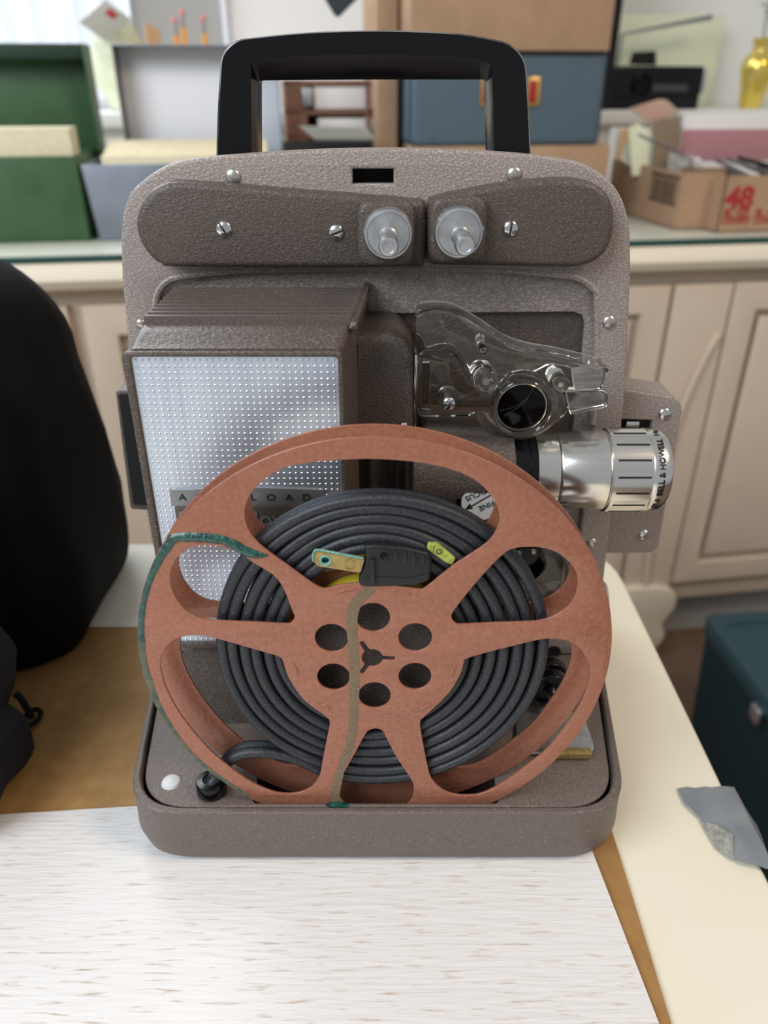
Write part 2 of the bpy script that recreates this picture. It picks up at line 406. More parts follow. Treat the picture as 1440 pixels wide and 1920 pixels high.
for i in range(9):                      # ridges on the top
    y = .2795+i*.0054
    bm = NB()
    w = [(y, zt-.0005), (y+.0006, zt+.0026), (y+.0022, zt+.0028), (y+.0030, zt-.0005)]
    xa = xl+.0045; xb = -.0085-(.0035*(1-i/8))
    loft(bm, [[Vector((xa, p[0], p[1])) for p in w], [Vector((xb, p[0], p[1])) for p in w]])
    mk('cooling_ridge', bm, ridgep, hous)
bm = NB(); loft(bm, [[Vector((-.0128, .2755, zt-.0008)), Vector((-.0098, .2755, zt-.0008)), Vector((-.0098, .2755, zt+.0012)), Vector((-.0118, .2765, zt+.0018))],
                     [Vector((-.0092, YP+.003, zt-.001)), Vector((-.0058, YP+.003, zt-.001)), Vector((-.0058, YP+.003, zt+.003)), Vector((-.0082, YP+.003, zt+.003))]])
mk('ridge_border', bm, paint_d, hous)
# lower housing
bm = NB()
lo = px([(326, 1215), (343, 1232), (350, 1290), (372, 1335), (402, 1368), (700, 1368), (700, 1215)], .2685)
vplate(bm, [r2(lo, [.001, .003, .01, .01, .004, .002, .001])], .2685, YP-.2685, .002, 3); mk('lower_housing', bm, paint_d, proj)
# frame + grille
fr = [(xl, zft), (xr, zft), (xr, zl), (xl, zl)]
gi = px([(243, 669), (633, 669), (0, 0)], YF)
gx0, gx1, gz1, gz0 = -.0892, -.0163, V(0, 670, YF).z, V(0, 1206, YF).z
bm = NB(); vplate(bm, [r2(fr, .003), r2([(gx0, gz1), (gx1, gz1), (gx1, gz0), (gx0, gz0)], .0018)], YF, .0045, .0007, 3)
frm = mk('grille_frame', bm, paint_d, proj)
bm = NB(); box(bm, (gx0-.0004, YF+.0012, gz0-.0004), (gx1+.0004, YF+.0030, gz1+.0004)); gr = mk('grille_panel', bm, alum, proj, label='dotted brushed aluminium panel')
bm = NB(); nx, nz = 32, 54; r = .00042
for i in range(nx):
    for j in range(nz):
        x = gx0+.0015+(gx1-gx0-.003)*i/(nx-1); z = gz1-.0013-(gz1-gz0-.0026)*j/(nz-1)
        Ls = [[Vector((x+rr_*math.cos(PI*k/4), YF+.0012-h, z+rr_*math.sin(PI*k/4))) for k in range(8)] for rr_, h in ((r*1.25, -.00005), (r, .00020), (r*.5, .00036))]
        loft(bm, Ls, False, True)
d = mk('raised_dots', bm, alumd, frm); d['kind'] = 'stuff'
# badge
YB = YF+.0003
bz1 = V(0, 917, YB).z; bz0 = V(0, 949, YB).z; bz2 = V(0, 1000, YB).z
bx0 = V(319, 930, YB).x; bx1 = V(607, 930, YB).x
bm = NB(); 
top = [(bx0, bz0), (bx0, bz1-.0004), ((bx0+bx1)/2, bz1+.0008), (bx1, bz1-.0004), (bx1, bz0)]
vplate(bm, [top], YB, .0014, .0002); badge = mk('name_plate', bm, silvp, frm, label='grey name plate with raised letters')
bm = NB(); vplate(bm, [r2([(bx0+.001, bz2), (bx1-.010, bz2), (bx1-.008, bz0), (bx0+.001, bz0)], .001)], YB, .0014, .0002); mk('name_plate', bm, darkp, frm, label='dark lower name plate with raised maker name')
bm = NB()
for i, ch in enumerate('AUTOLOAD'):
    vtext(bm, ch, .0040, 342+33.3*i, 933, YB-.00005, depth=.0002, sx=1.15)
mk('lettering', bm, ink, frm)
bm = NB(); vtext(bm, 'Bell & Howell', .0092, 334, 974, YB-.0001, depth=.0003, align='LEFT', sx=1.02, offset=.0001)
mk('lettering', bm, silvp, frm)
# --- film gate block right of the housing
bm = NB(); vplate(bm, [r2(px([(652, 628), (745, 628), (776, 660), (778, 1040), (652, 1040)], .296), [.002, .012, .006, .002, .002])], .296, YP-.296+.006, .004, 4)
gate = mk('gate_housing', bm, paint_d, proj)
bm = NB(); a = V(777, 662, .300); b_ = V(784, 800, .300); box(bm, (a.x, .298, b_.z), (a.x+.0012, .312, a.z), .0004); mk('gate_strip', bm, chrome, gate)
bm = NB(); vplate(bm, [r2(px([(790, 800), (968, 812), (968, 930), (840, 1000), (778, 1000)], .302), .004)], .302, .03, .003, 3); mk('lens_carrier', bm, paint_d, proj)
for xx in (692, 734, 752):
    bm = NB(); a = V(xx, 862, .294); box(bm, (a.x-.0012, .2935, a.z-.04), (a.x+.0008, .297, a.z+.004), .0003); mk('gate_slit', bm, blackm, gate)
for a_, b_ in ((757, 800), (735, 803)):
    screw(V(a_, b_, .296), .0018, proj, .4)
# --- lens
lo_ = V(968, 877, .303); LX = lo_.x; LZ = lo_.z-.001; LY = .303; 
def X(p): return (p-720)/FL*.3335
xs = [X(a) for a in (970, 1000, 1056, 1152, 1230, 1270)]
LYr = .303
def lring(bm, prof, seg=48): lathe(bm, [(r_*1.03, h) for h, r_ in prof], (0, LYr, LZ), (1, 0, 0), seg)
lens = T('lens', '', '', (0, 0, 0)); 
del lens['label']; del lens['category']; lens.parent = proj; lens.location = Vector((xs[0], LYr, LZ))-proj.location
bm = NB(); lring(bm, [(xs[0]-.006, .0150), (xs[0], .0150), (xs[0]+.0001, .0154), (xs[0]+.003, .0154), (xs[0]+.0031, .0147), (xs[0]+.0038, .0147), (xs[0]+.0039, .0154), (xs[1], .0154), (xs[1]+.0005, .013)])
mk('collar', bm, black, lens, label='black lens collar')
k_ = .93
bm = NB(); lring(bm, [(.012, .0150), (.0125, .0162), (xs[0]-.003, .0162), (xs[0]-.0025, .0150)]); mk('lens_mount', bm, paint_d, lens)
bm = NB(); lring(bm, [(xs[1]*k_+.003, .013), (xs[1]*.96, .0145), (xs[1]*.961, .0152), (xs[2]*.955-.0004, .0158), (xs[2]*.955, .0150)]); mk('barrel', bm, lensal, lens)
bm = NB(); lring(bm, [(xs[2]*.955, .0148), (xs[2]*.955+.0004, .0158), (xs[2]*.955+.0008, .0160), (xs[3]*.95-.0006, .0171), (xs[3]*.95, .0166)]); mk('barrel', bm, lensal, lens)
bm = NB(); lring(bm, [(xs[3]*.95, .0166), (xs[3]*.95+.0005, .0178), (xs[4]*.95-.0003, .0178), (xs[4]*.95, .0172), (xs[4]*.95+.0002, .0170), (xs[4]*.95+.0012, .0174), (xs[5]*.95-.0025, .0170), (xs[5]*.95-.0008, .0160), (xs[5]*.95, .0148), (xs[5]*.95-.0004, .0130), (xs[5]*.95-.006, .0125)], 64)
fring = mk('focus_ring', bm, lensal, lens)
bm = NB(); lathe(bm, [(.0128, 0), (.0118, .0016), (.008, .0030), (.0001, .0036)], (xs[5]*.95-.0058, LYr, LZ), (1, 0, 0), 40); mk('front_glass', bm, blackg, lens)
for i in range(16):
    an = i*2*PI/16+.12; bm = NB()
    t = bmesh.new(); box(t, (xs[3]*.95+.0022, -.00042, .0170), (xs[4]*.95-.0012, .00042, .01848))
    add(bm, t, lambda p: Vector((p.x, LYr+p.y*math.cos(an)-p.z*math.sin(an), LZ+p.y*math.sin(an)+p.z*math.cos(an))))
    mk('grip_groove', bm, ink, lens)
bm = NB(); xm = xs[4]*.95+.0036; R_ = .0180
text(bm, 'f/1.4  BELL & HOWELL  1 in.', .0037, lambda x, y, z: Vector((xm-y, LYr-(R_+z)*math.cos((x+.0094)/R_), LZ+(R_+z)*math.sin((x+.0094)/R_))), .00008, 'CENTER', .98, .00005)
mk('lettering', bm, ink, lens)
# --- side bracket (right) and side slot (left)
YK = .347
bm = NB()
bo = px([(1120, 726), (1173, 732), (1271, 747), (1280, 764), (1235, 1025), (1222, 1037), (1120, 1038)], YK)
bh = px([(1165, 786), (1223, 788), (1221, 806), (1165, 806)], YK)
vplate(bm, [r2(bo, [0, .0, .003, .003, .003, .003, 0]), bh], YK, .0035, .0007, 3)
brk = mk('side_bracket', bm, paint, proj)
bm = NB(); vplate(bm, [[(p[0]-.001, p[1]) for p in bo]], YK+.004, .018, 0); mk('bracket_box', bm, paint, brk)
bm = NB(); box(bm, (bh[0][0]-.001, YK+.0033, bh[2][1]-.001), (bh[1][0]+.001, YK+.0038, bh[0][1]+.001)); mk('bracket_opening', bm, blackm, brk)
bm = NB(); a = V(1190, 796, YK); tube(bm, [a+Vector((-.004, .001, 0)), a+Vector((.002, .001, 0))], .0016, 12); mk('latch_pin', bm, chrome, brk)
screw(V(1246, 777, YK), .0033, brk, .2, chrome, False); screw(V(1207, 1003, YK), .003, brk, .7, chrome, True)
bm = NB(); so = px([(216, 733), (262, 733), (285, 958), (244, 955)], .352)
vplate(bm, [r2(so, .002)], .352, .02, .001); ss = mk('side_vent', bm, paint_d, proj)
bm = NB(); so = px([(222, 740), (262, 740), (282, 948), (250, 946)], .3512); vplate(bm, [r2(so, .001)], .3512, .001); mk('side_opening', bm, blackm, ss)
bm = NB(); lathe(bm, [(.005, -.008), (.0098, -.008), (.0104, -.006), (.0104, .0), (.009, .002)], V(1140, 1122, .338)+Vector((-.004, 0, 0)), (1, 0, 0), 28); mk('tilt_knob', bm, nickel, proj)
# --- clear loading arm
YC = .291
up = [(779, 594), (790, 584), (815, 580), (845, 583), (866, 591), (905, 614), (947, 642), (990, 658), (1046, 668), (1094, 679), (1137, 690), (1131, 730), (1078, 735), (1072, 690), (1030, 684), (1000, 700), (985, 695), (955, 700), (935, 722), (905, 733), (888, 720), (873, 678), (862, 657), (848, 647), (826, 646), (798, 655), (794, 640), (787, 630), (780, 628)]
bm = NB(); vplate(bm, [r2(px(up, YC), .002, 4)], YC, .0035, .0006, 2)
q = [(779, 594), (790, 584), (815, 580), (845, 583), (866, 591), (905, 614), (947, 642), (990, 658), (1046, 668), (1094, 679), (1137, 690)]
q = cr([(a, b, 0) for a, b in px(q, YC)], 4, False)
wv = [[Vector((p.x, YC-.003, p.y+.0006)), Vector((p.x, YC+.011, p.y+.0006)), Vector((p.x, YC+.011, p.y-.0009)), Vector((p.x, YC-.003, p.y-.0009))] for p in q]
loft(bm, wv)
larm = mk('loading_arm', bm, clear, proj, label='clear acrylic film loading lever')
bm = NB()
for i in range(9):
    p = Vector((*px([(781+i*5.5, 592-min(i, 6)*1.6)], YC)[0], 0)); box(bm, (p.x-.0003, YC-.0036, p.y-.0035), (p.x+.0003, YC-.0028, p.y+.0012))
mk('thumb_grip', bm, clear, larm)
YD = .300
low = [(783, 665), (800, 657), (836, 657), (860, 670), (886, 716), (930, 724), (960, 700), (985, 694), (1010, 702), (1032, 730), (1063, 737), (1066, 775), (1046, 790), (1020, 812), (990, 824), (960, 826), (925, 815), (902, 800), (890, 775), (880, 782), (784, 783)]
bm = NB(); c1 = V(975, 757, YD)
vplate(bm, [r2(px(low, YD), .003, 4), circ(c1.x, c1.z, .0098), r2(px([(791, 682), (806, 682), (806, 772), (791, 772)], YD), .0005)], YD, .004, .0007, 2)
bm2 = bm
lathe(bm2, [(.0100, .004), (.0122, .004), (.0126, .0), (.0122, -.006), (.0116, -.0065), (.0108, -.006), (.0104, .0), (.0100, .004)], c1, (0, 1, 0), 48, False, False)
tl = px([(1060, 735), (1130, 733), (1142, 741), (1138, 765), (1070, 779)], YD-.003)
vplate(bm2, [r2(tl, .001)], YD-.003, .007, .0008)
gp = mk('gate_plate', bm2, clear, proj, label='clear acrylic pressure gate plate')
bm = NB(); lathe(bm, [(.0104, .003), (.0104, -.004), (.0099, -.0044), (.0098, -.0036)], c1, (0, 1, 0), 48, False, False); mk('eyepiece_rim', bm, nickel, gp)
bm = NB(); lathe(bm, [(.0099, .003), (.0099, -.0036), (.006, -.0042), (.0001, -.0044)], c1, (0, 1, 0), 48); ep = mk('eyepiece_disc', bm, blackg, gp, label='black round eyepiece disc')
scrm = M('fine_grey_scratch', (.10, .10, .10), .5)
for pts in ([(945, 780), (965, 768), (985, 752), (1001, 725)], [(937, 770), (955, 766), (975, 757), (990, 745)]):
    bm = NB(); tube(bm, cr([V(a, b, YD-.0047) for a, b in pts], 4, False), .00005, 5); mk('scratch', bm, scrm, gp)
for (a, b, r_, l_) in ((910, 712, .0050, .008), (1049, 718, .0034, .006), (904, 652, .0018, .010)):
    c_ = V(a, b, YC-.002)
    bm = NB(); lathe(bm, [(r_, .012), (r_, -l_*.4), (r_*.92, -l_*.5), (r_*.7, -l_*.5), (r_*.62, -l_*.3), (r_*.3, -l_*.3), (r_*.28, .002)], c_, (0, 1, 0), 32); bo_ = mk('boss', bm, clear, larm)
    if r_ > .003:
        bm = NB(); lathe(bm, [(r_*.3, .001), (r_*.3, -.0024)], c_, (0, 1, 0), 16); mk('boss_pin', bm, nickel, larm)
c_ = V(840, 745, YD); bm = NB(); lathe(bm, [(.0042, .004), (.0042, -.0003), (.0036, -.0012), (.0034, -.0012)], c_, (0, 1, 0), 28, False, False); bs_ = mk('boss', bm, clear, gp)
bm = NB(); lathe(bm, [(.0018, .005), (.0018, -.008)], V(839, 745, YD), (0, 1, 0), 16); mk('post', bm, nickel, gp)
screw(V(841, 757, YD-.010), .0028, gp, .9, chrome)
# --- fine focus knob
YN = .287; c_ = V(903, 942, YN)
bm = NB(); lathe(bm, [(.0098, .0165), (.0102, .010), (.0102, .001), (.0096, .0), (.0001, .0)], V(900, 935, YN+.0005), (0, 1, 0), 40, lobes=0); kn = mk('focus_knob', bm, black, proj)
bm = NB(); lathe(bm, [(.0086, .001), (.0086, -.0002), (.0084, -.0004), (.0001, -.0004)], c_, (0, 1, 0), 40); mk('knob_label', bm, lwhite, kn, label='white focus label')
bm = NB(); an = math.radians(180+27)
vtext(bm, 'FOCUS', .0036, 896, 926, YN-.0005, an, .0001); vtext(bm, 'FINE', .0036, 912, 948, YN-.0005, an, .0001)
d0, d1 = V(925, 925, YN-.0006), V(880, 951, YN-.0006)
tube(bm, [d0, d1], .00025, 6); hd = V(872, 956, YN-.0006); dd = (d1-d0).normalized(); pp = Vector((-dd.z, 0, dd.x))
loft(bm, [[hd, d1+pp*.0014-dd*.001, d1-pp*.0014-dd*.001], [hd+Vector((0, .0002, 0)), d1+pp*.0014-dd*.001+Vector((0, .0002, 0)), d1-pp*.0014-dd*.001+Vector((0, .0002, 0))]])
mk('lettering', bm, ink, kn)
# --- lower mechanism at the right
bm = NB(); vplate(bm, [r2(px([(960, 1035), (1045, 1030), (1068, 1060), (1060, 1110), (1010, 1130), (960, 1130)], .305), .005)], .305, .006, .001); lg = mk('lower_guide', bm, clear, proj, label='clear plastic lower film guide')
bm = NB(); lathe(bm, [(.009, .01), (.009, -.004), (.0075, -.006), (.007, .0), (.0001, .0)], V(985, 1050, .300), (0, 1, 0), 32); mk('guide_roller', bm, black, lg)
bm = NB(); box(bm, (V(1038, 1222, .318).x-.016, .318, FLOORZ+.001), (V(1038, 1222, .318).x+.014, .34, V(1038, 1195, .318).z), .001); fp = mk('foot_plate', bm, paint, proj)
bm = NB(); lathe(bm, [(.0037, .0), (.0037, -.0006), (.0030, -.0006), (.0001, .0)], V(1038, 1222, .3178), (0, 1, 0), 28); mk('plate_hole', bm, blackm, fp)
for cc in ((1030, 1272, .292), (1034, 1296, .279)):
    o = V(*cc); bm = NB(); lathe(bm, [(.0088, .006), (.0094, .005), (.0094, .001), (.0088, 0), (.004, 0), (.0038, -.001), (.0001, -.001)], o, (0, 1, 0), 36); rl = mk('drive_roller', bm, black, proj)
o = V(1036, 1303, .276); bm = NB(); lathe(bm, [(.0026, .008), (.0026, -.004), (.002, -.005), (.0001, -.005)], o, (0, 1, 0), 20); mk('roller_shaft', bm, chrome, rl)
bm = NB(); tube(bm, [o, Vector((o.x, .320, o.z))], .0024, 12); mk('roller_axle', bm, satin, proj)
o = V(1024, 1345, .277); bm = NB(); lathe(bm, [(.006, .01), (.006, 0), (.005, -.001), (.0001, -.001)], o, (0, 1, 0), 28); mk('roller_hub', bm, satin, proj)
bm = NB(); q = [H(a, b, FLOORZ+.0022) for a, b in ((968, 1335), (1092, 1335), (1115, 1400), (1108, 1412), (968, 1412))]
hplate(bm, [r2([(p.x, p.y) for p in q], .002)], FLOORZ+.0022, .0012, .0003); mp_ = mk('mounting_plate', bm, satin, proj, label='bare metal mounting plate')
bm = NB(); a = H(1085, 1412, FLOORZ+.004); box(bm, (a.x-.016, a.y-.001, FLOORZ+.001), (a.x+.006, a.y+.003, FLOORZ+.0045), .0006); mk('plate_tab', bm, brass, mp_)
# --- tray base
def trayloop(ins, Z, fx=0.):
    pts = [(-.1066+ins, .2165+ins), (.1005-ins, .2165+ins), (.1165-ins, YP+.004-0*ins), (-.1212+ins, YP+.004)]
    return [Vector((a, b, Z)) for a, b in r2(pts, [.022, .022, .003, .003], 10)]
RZ = FLOORZ+.0015
bm = NB()
loft(bm, [trayloop(.006, TRAYZ+.0004), trayloop(.0028, TRAYZ+.0011), trayloop(.0010, TRAYZ+.004), trayloop(-.0004, TRAYZ+.012), trayloop(0, TRAYZ+.022), trayloop(0, RZ-.0008), trayloop(.0006, RZ), trayloop(.0022, RZ), trayloop(.0028, RZ-.0006), trayloop(.0034, FLOORZ-.004)], True, False)
tray = mk('base_tray', bm, paint_b, proj, label='tray-shaped front base with raised rim')
fl = [(p.x, p.y) for p in trayloop(.0042, 0)]
hub = V(703, 1235, .2273); HX, HZ = hub.x, hub.z
slotf = r2([(HX-.0515, .2228), (HX+.0515, .2228), (HX+.0515, .2392), (HX-.0515, .2392)], .002)
bm = NB(); hplate(bm, [fl, slotf], FLOORZ, .002, .0008); mk('base_floor', bm, paint_b, proj)
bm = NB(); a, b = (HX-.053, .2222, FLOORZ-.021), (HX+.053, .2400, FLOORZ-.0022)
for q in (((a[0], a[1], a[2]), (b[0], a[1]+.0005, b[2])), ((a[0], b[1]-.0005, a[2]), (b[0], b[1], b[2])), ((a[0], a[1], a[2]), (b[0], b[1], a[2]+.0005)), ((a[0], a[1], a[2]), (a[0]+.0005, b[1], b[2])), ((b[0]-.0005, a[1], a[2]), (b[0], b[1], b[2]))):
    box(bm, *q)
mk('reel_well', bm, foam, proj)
for a, b in ((516, 1606), (1040, 1606), (300, 1500)):
    pass
for xx, yy in ((V(516, 1606, .2255).x, .2300), (.075, .2300), (-.085, .32), (.085, .32)):
    bm = NB(); lathe(bm, [(.0038, 0.0), (.0042, .0008), (.0042, .0035)], (xx, yy, TRAYZ+.00001), (0, 0, 1), 20); mk('rubber_foot', bm, lwhite, proj)
o = H(321, 1467, FLOORZ); bm = NB(); lathe(bm, [(.0042, 0), (.0036, .0010), (.0018, .0018), (.0001, .002)], o, (0, 0, 1), 24); mk('rivet', bm, lwhite, proj)
for pts, w in (([(951, 1532), (944, 1550), (935, 1570), (928, 1590)], .00035), ([(840, 1600), (843, 1588), (846, 1580)], .0003)):
    bm = NB(); tube(bm, cr([V(a, b, .2194) for a, b in pts], 4, False), w*.5, 6); mk('scratch', bm, nickel, tray)
bm = NB(); q = [H(a, b, FLOORZ+.0003) for a, b in ((610, 1509), (622, 1503), (645, 1504), (655, 1510), (640, 1514), (618, 1513))]
hplate(bm, [sm([(p.x, p.y) for p in q], 4)], FLOORZ+.0003, .0004, .0001); mk('corrosion_spot', bm, teal, tray)

# ================================================================= REEL
YR = .2273
HUBP[0] = hub.copy(); TILT[0] = True
reel = T('film_reel', 'copper-coloured metal film reel with green corrosion, standing upright on the projector tray', 'film reel', (HX, YR, HZ-.089))
WT = [(460, 951), (467, 932), (480, 913), (505, 893), (545, 874), (620, 864), (703, 861), (790, 868), (850, 882), (893, 902), (920, 928), (934, 955), (935, 982), (914, 1017), (852, 1059), (800, 1100), (788, 1105), (760, 1101), (703, 1093), (644, 1096), (616, 1103), (604, 1103), (588, 1095), (545, 1064), (493, 1026), (470, 1000), (460, 974)]
WUR = [(966, 1028), (1005, 1026), (1031, 1031), (1052, 1041), (1070, 1057), (1081, 1075), (1083, 1096), (1078, 1117), (1065, 1137), (1044, 1152), (1021, 1162), (992, 1166), (925, 1168), (866, 1171), (854, 1168), (847, 1158), (852, 1144), (885, 1102), (914, 1069), (942, 1041)]
WLR = [(876, 1235), (870, 1243), (862, 1267), (840, 1302), (796, 1344), (789, 1351), (788, 1362), (794, 1398), (801, 1433), (808, 1458), (823, 1476), (844, 1488), (872, 1492), (904, 1488), (940, 1470), (982, 1440), (1025, 1405), (1060, 1362), (1088, 1320), (1104, 1280), (1107, 1258), (1102, 1239), (1088, 1217), (1067, 1203), (1039, 1198), (1010, 1200), (968, 1210), (920, 1222)]
WB = [(705, 1366), (694, 1369), (685, 1377), (666, 1412), (648, 1444), (638, 1462), (635, 1480), (640, 1500), (660, 1515), (705, 1522), (752, 1515), (771, 1500), (776, 1479), (771, 1462), (759, 1444), (741, 1416), (722, 1379), (716, 1370)]
WLL = [(301, 1240), (306, 1221), (322, 1203), (347, 1193), (379, 1192), (411, 1199), (460, 1213), (518, 1230), (529, 1237), (534, 1252), (543, 1275), (570, 1313), (610, 1343), (617, 1351), (618, 1360), (614, 1380), (605, 1426), (599, 1455), (585, 1475), (563, 1486), (538, 1489), (506, 1483), (460, 1460), (400, 1413), (347, 1352), (315, 1299), (303, 1262)]
WUL = [(319, 1080), (323, 1062), (334, 1044), (352, 1030), (373, 1024), (402, 1024), (431, 1030), (453, 1039), (474, 1055), (522, 1088), (548, 1145), (552, 1158), (546, 1167), (536, 1170), (480, 1167), (408, 1164), (375, 1159), (350, 1146), (330, 1122), (321, 1100)]
wins = [sm(px(w, YR), 4) for w in (WT, WUR, WLR, WB, WLL, WUL)]
hc = V(701, 1233, YR)
def flange(nm, Y, first):
    q_ = 1 if first else .945
    loops = [circ(HX, HZ, .089, 160)]+[[(HX+(a-HX)*(q_ if i_ in (2, 3, 4) else 1), HZ+(b-HZ)*(q_ if i_ in (2, 3, 4) else 1)) for a, b in w] for i_, w in enumerate(wins)]
    for k in range(6):
        an = PI/2+k*PI/3+.01; loops.append(circ(hc.x+.0180*math.cos(an), hc.z+.0180*math.sin(an), .00625, 36))
    cc = V(698, 1234, YR); st = []
    for k in range(3):
        a0 = math.radians(120*k)-.02
        for da, rr_ in ((-.3, .0040), (-.24, .0042), (-.1, .0083), (0, .0086), (.1, .0083), (.24, .0042), (.3, .0040)):
            st.append((cc.x+rr_*math.cos(a0+da), cc.z+rr_*math.sin(a0+da)))
        for q in range(1, 6): a1 = a0+.3+q*(2*PI/3-.6)/6; st.append((cc.x+.0040*math.cos(a1), cc.z+.0040*math.sin(a1)))
    if first: loops.append(st)
    bm = NB(); vplate(bm, loops, Y, .0011, .00025, 2)
    return mk(nm, bm, copper, reel)
ff = flange('front_flange', YR, True); bf = flange('back_flange', YR+.0125, False)
bm = NB(); lathe(bm, [(.0300, .0011), (.0310, .0013), (.0310, .0122), (.0300, .0124)], (HX, YR, HZ), (0, 1, 0), 64, False, False)
hcore = mk('hub_core', bm, yellow, reel, label='yellow hub core')
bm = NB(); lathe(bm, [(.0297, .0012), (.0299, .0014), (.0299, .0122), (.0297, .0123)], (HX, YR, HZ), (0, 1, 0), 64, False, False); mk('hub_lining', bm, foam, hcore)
bm = NB(); lathe(bm, [(.0296, .0108), (.0296, .0112), (.0001, .0112)], (HX, YR, HZ), (0, 1, 0), 64, False, True); mk('hub_shade_disc', bm, paint_d, hcore)  # added dark brown disc, stands in for the shade inside the hub
for a, b, an, ln in ((650, 1108, .25, .0072), (752, 1110, -.25, .0072), (552, 1254, -1.25, .0060), (607, 1325, -.55, .0062), (798, 1327, .55, .0062), (851, 1258, 1.35, .0060)):
    o = V(a, b, YR); bm = NB(); c_, s_ = math.cos(an), math.sin(an)
    p = [o+Vector((c_*ln/2*t-s_*.0005*(1-t*t), -.0000, s_*ln/2*t+c_*.0005*(1-t*t))) for t in [-1+.25*k for k in range(9)]]
    tube(bm, p, [.0003]+[.00055]*7+[.0003], 8); mk('tab', bm, copper, ff)
# stains
yy = YR-.00008
def stain(pts, mat, n=5, h=.0004, jit=.0, lab=None):
    pth, w = interp([(*px([(a, b)], YR)[0], ww/FL*.29) for a, b, ww in pts], n)
    w = [max(.0002, q*(1+random.uniform(-jit, jit))) for q in w]
    bm = NB(); ribbon(bm, pth, w, yy, h); return mk('stain', bm, mat, ff, label=lab)
def rim(px_, py_, dr=.0): 
    p = V(px_, py_, YR); d_ = Vector((p.x-HX, 0, p.z-HZ)); return d_
stain([(311, 1028, 4), (322, 1010, 14), (345, 1007, 19), (380, 1008, 18), (415, 1012, 19), (440, 1022, 20), (462, 1034, 20), (482, 1040, 15), (503, 1041, 3)], teal, 6, .0009, .12, 'dark green corrosion streak')
def rimstain(pxs, off, mat, wd, h, jit, lab):
    pts = []
    for (a, b), w in zip(pxs, wd):
        p = V(a, b, YR); d_ = Vector((p.x-HX, p.z-HZ)).normalized(); q = Vector((HX, HZ))+d_*(.0888-w/2); pts.append((q.x, q.y, w))
    pth, ww = interp(pts, 6); ww = [max(.0003, q*(1+random.uniform(-jit, jit))) for q in ww]
    bm = NB(); ribbon(bm, pth, ww, yy-.00001, h); return mk('stain', bm, mat, ff, label=lab)
rimstain([(325, 1005), (300, 1040), (285, 1075), (272, 1110), (263, 1150), (258, 1185), (257, 1203)], 0, teal, [.0036, .0030, .0024, .0021, .0021, .0024, .0026], .0006, .12, 'dark green corrosion along the rim')
rimstain([(257, 1204), (260, 1240), (270, 1285), (290, 1330), (320, 1385), (360, 1430), (410, 1465), (465, 1495)], 0, tealf, [.0026, .0024, .0027, .0023, .0018, .0014, .0017, .0014], .0002, .1, 'faded green stain along the rim')
stain([(700, 1104, 18), (684, 1113, 22), (668, 1130, 22), (661, 1150, 21), (660, 1180, 20), (663, 1220, 20), (665, 1260, 20), (664, 1310, 19), (662, 1360, 18), (655, 1400, 18), (640, 1440, 17), (630, 1480, 18), (628, 1503, 18)], olive, 5, .00008, .04, 'olive residue streak')

# ================================================================= CORD
cord = T('power_cord', 'ribbed dark grey power cord wound around the copper reel with black two-prong plug', 'cord', (HX, YR+.006, HZ-.07))
YW = YR+.0069; sec = []
for k in range(10): a = -.35*PI+1.7*PI*k/9-.5*PI+0; 
sec = [(math.cos(a)*.00205, -.0021+math.sin(a)*.0021) for a in [(-1.25+1.5*k/8)*PI+.25*PI*0 for k in range(9)]]
def figure8(r, s):
    o = []
    for k in range(9): a = math.radians(-50-260*k/8+0); o.append((r*math.cos(a), -s+r*math.sin(a)))
    # left lobe from right side round through the front to left, then right lobe
    o = [(r*math.cos(math.radians(t)), -s+r*math.sin(math.radians(t))) for t in range(125, 416, 29)]
    o += [(r*math.cos(math.radians(t)), s+r*math.sin(math.radians(t))) for t in range(-55, 236, 29)]
    return o
sec = figure8(.00222, .0020)
path = []
a0, a1 = math.radians(52), math.radians(52-360*6-155)
NT = 900
for i in range(NT+1):
    t = i/NT; a = a0+(a1-a0)*t
    am = (math.degrees(a) % 360); dt = min(abs(am-90), 360-abs(am-90))
    rin = .0338+.0085*math.exp(-(dt/42)**2)
    dl = min(abs(am-180), 360-abs(am-180))
    rout = .0655+.0012*math.exp(-(dt/60)**2)-.0035*math.exp(-(dl/45)**2)
    tt = t
    r = rin+(rout-rin)*tt+.00025*math.sin(a*1.7+t*9)
    path.append(Vector((HX+r*math.cos(a), YW+.0004*math.sin(a*2.3+t*20), HZ+r*math.sin(a))))
tail = [V(a, b, y) for a, b, y in ((560, 1418, YW), (520, 1408, YW), (485, 1404, YW), (450, 1409, YW), (428, 1424, YW), (410, 1448, .2350))]
gro = toL(H(398, 1484, FLOORZ))
tail += [gro+Vector((.0005, 0, .006)), gro+Vector((0, 0, .0005))]
tail = cr([path[-12], path[-1]]+tail, 8, False)[8:]
bm = NB(); tube(bm, path+tail[1:], 1., sec=sec, up=(0, 1, 0)); mk('cable', bm, rubber, cord, smooth=60)
bm = NB(); lathe(bm, [(.0058, 0), (.0064, .001), (.0064, .0055), (.0058, .0068), (.0035, .0072), (.003, .0066)], gro, (0, 0, 1), 36); mk('grommet', bm, black, cord)
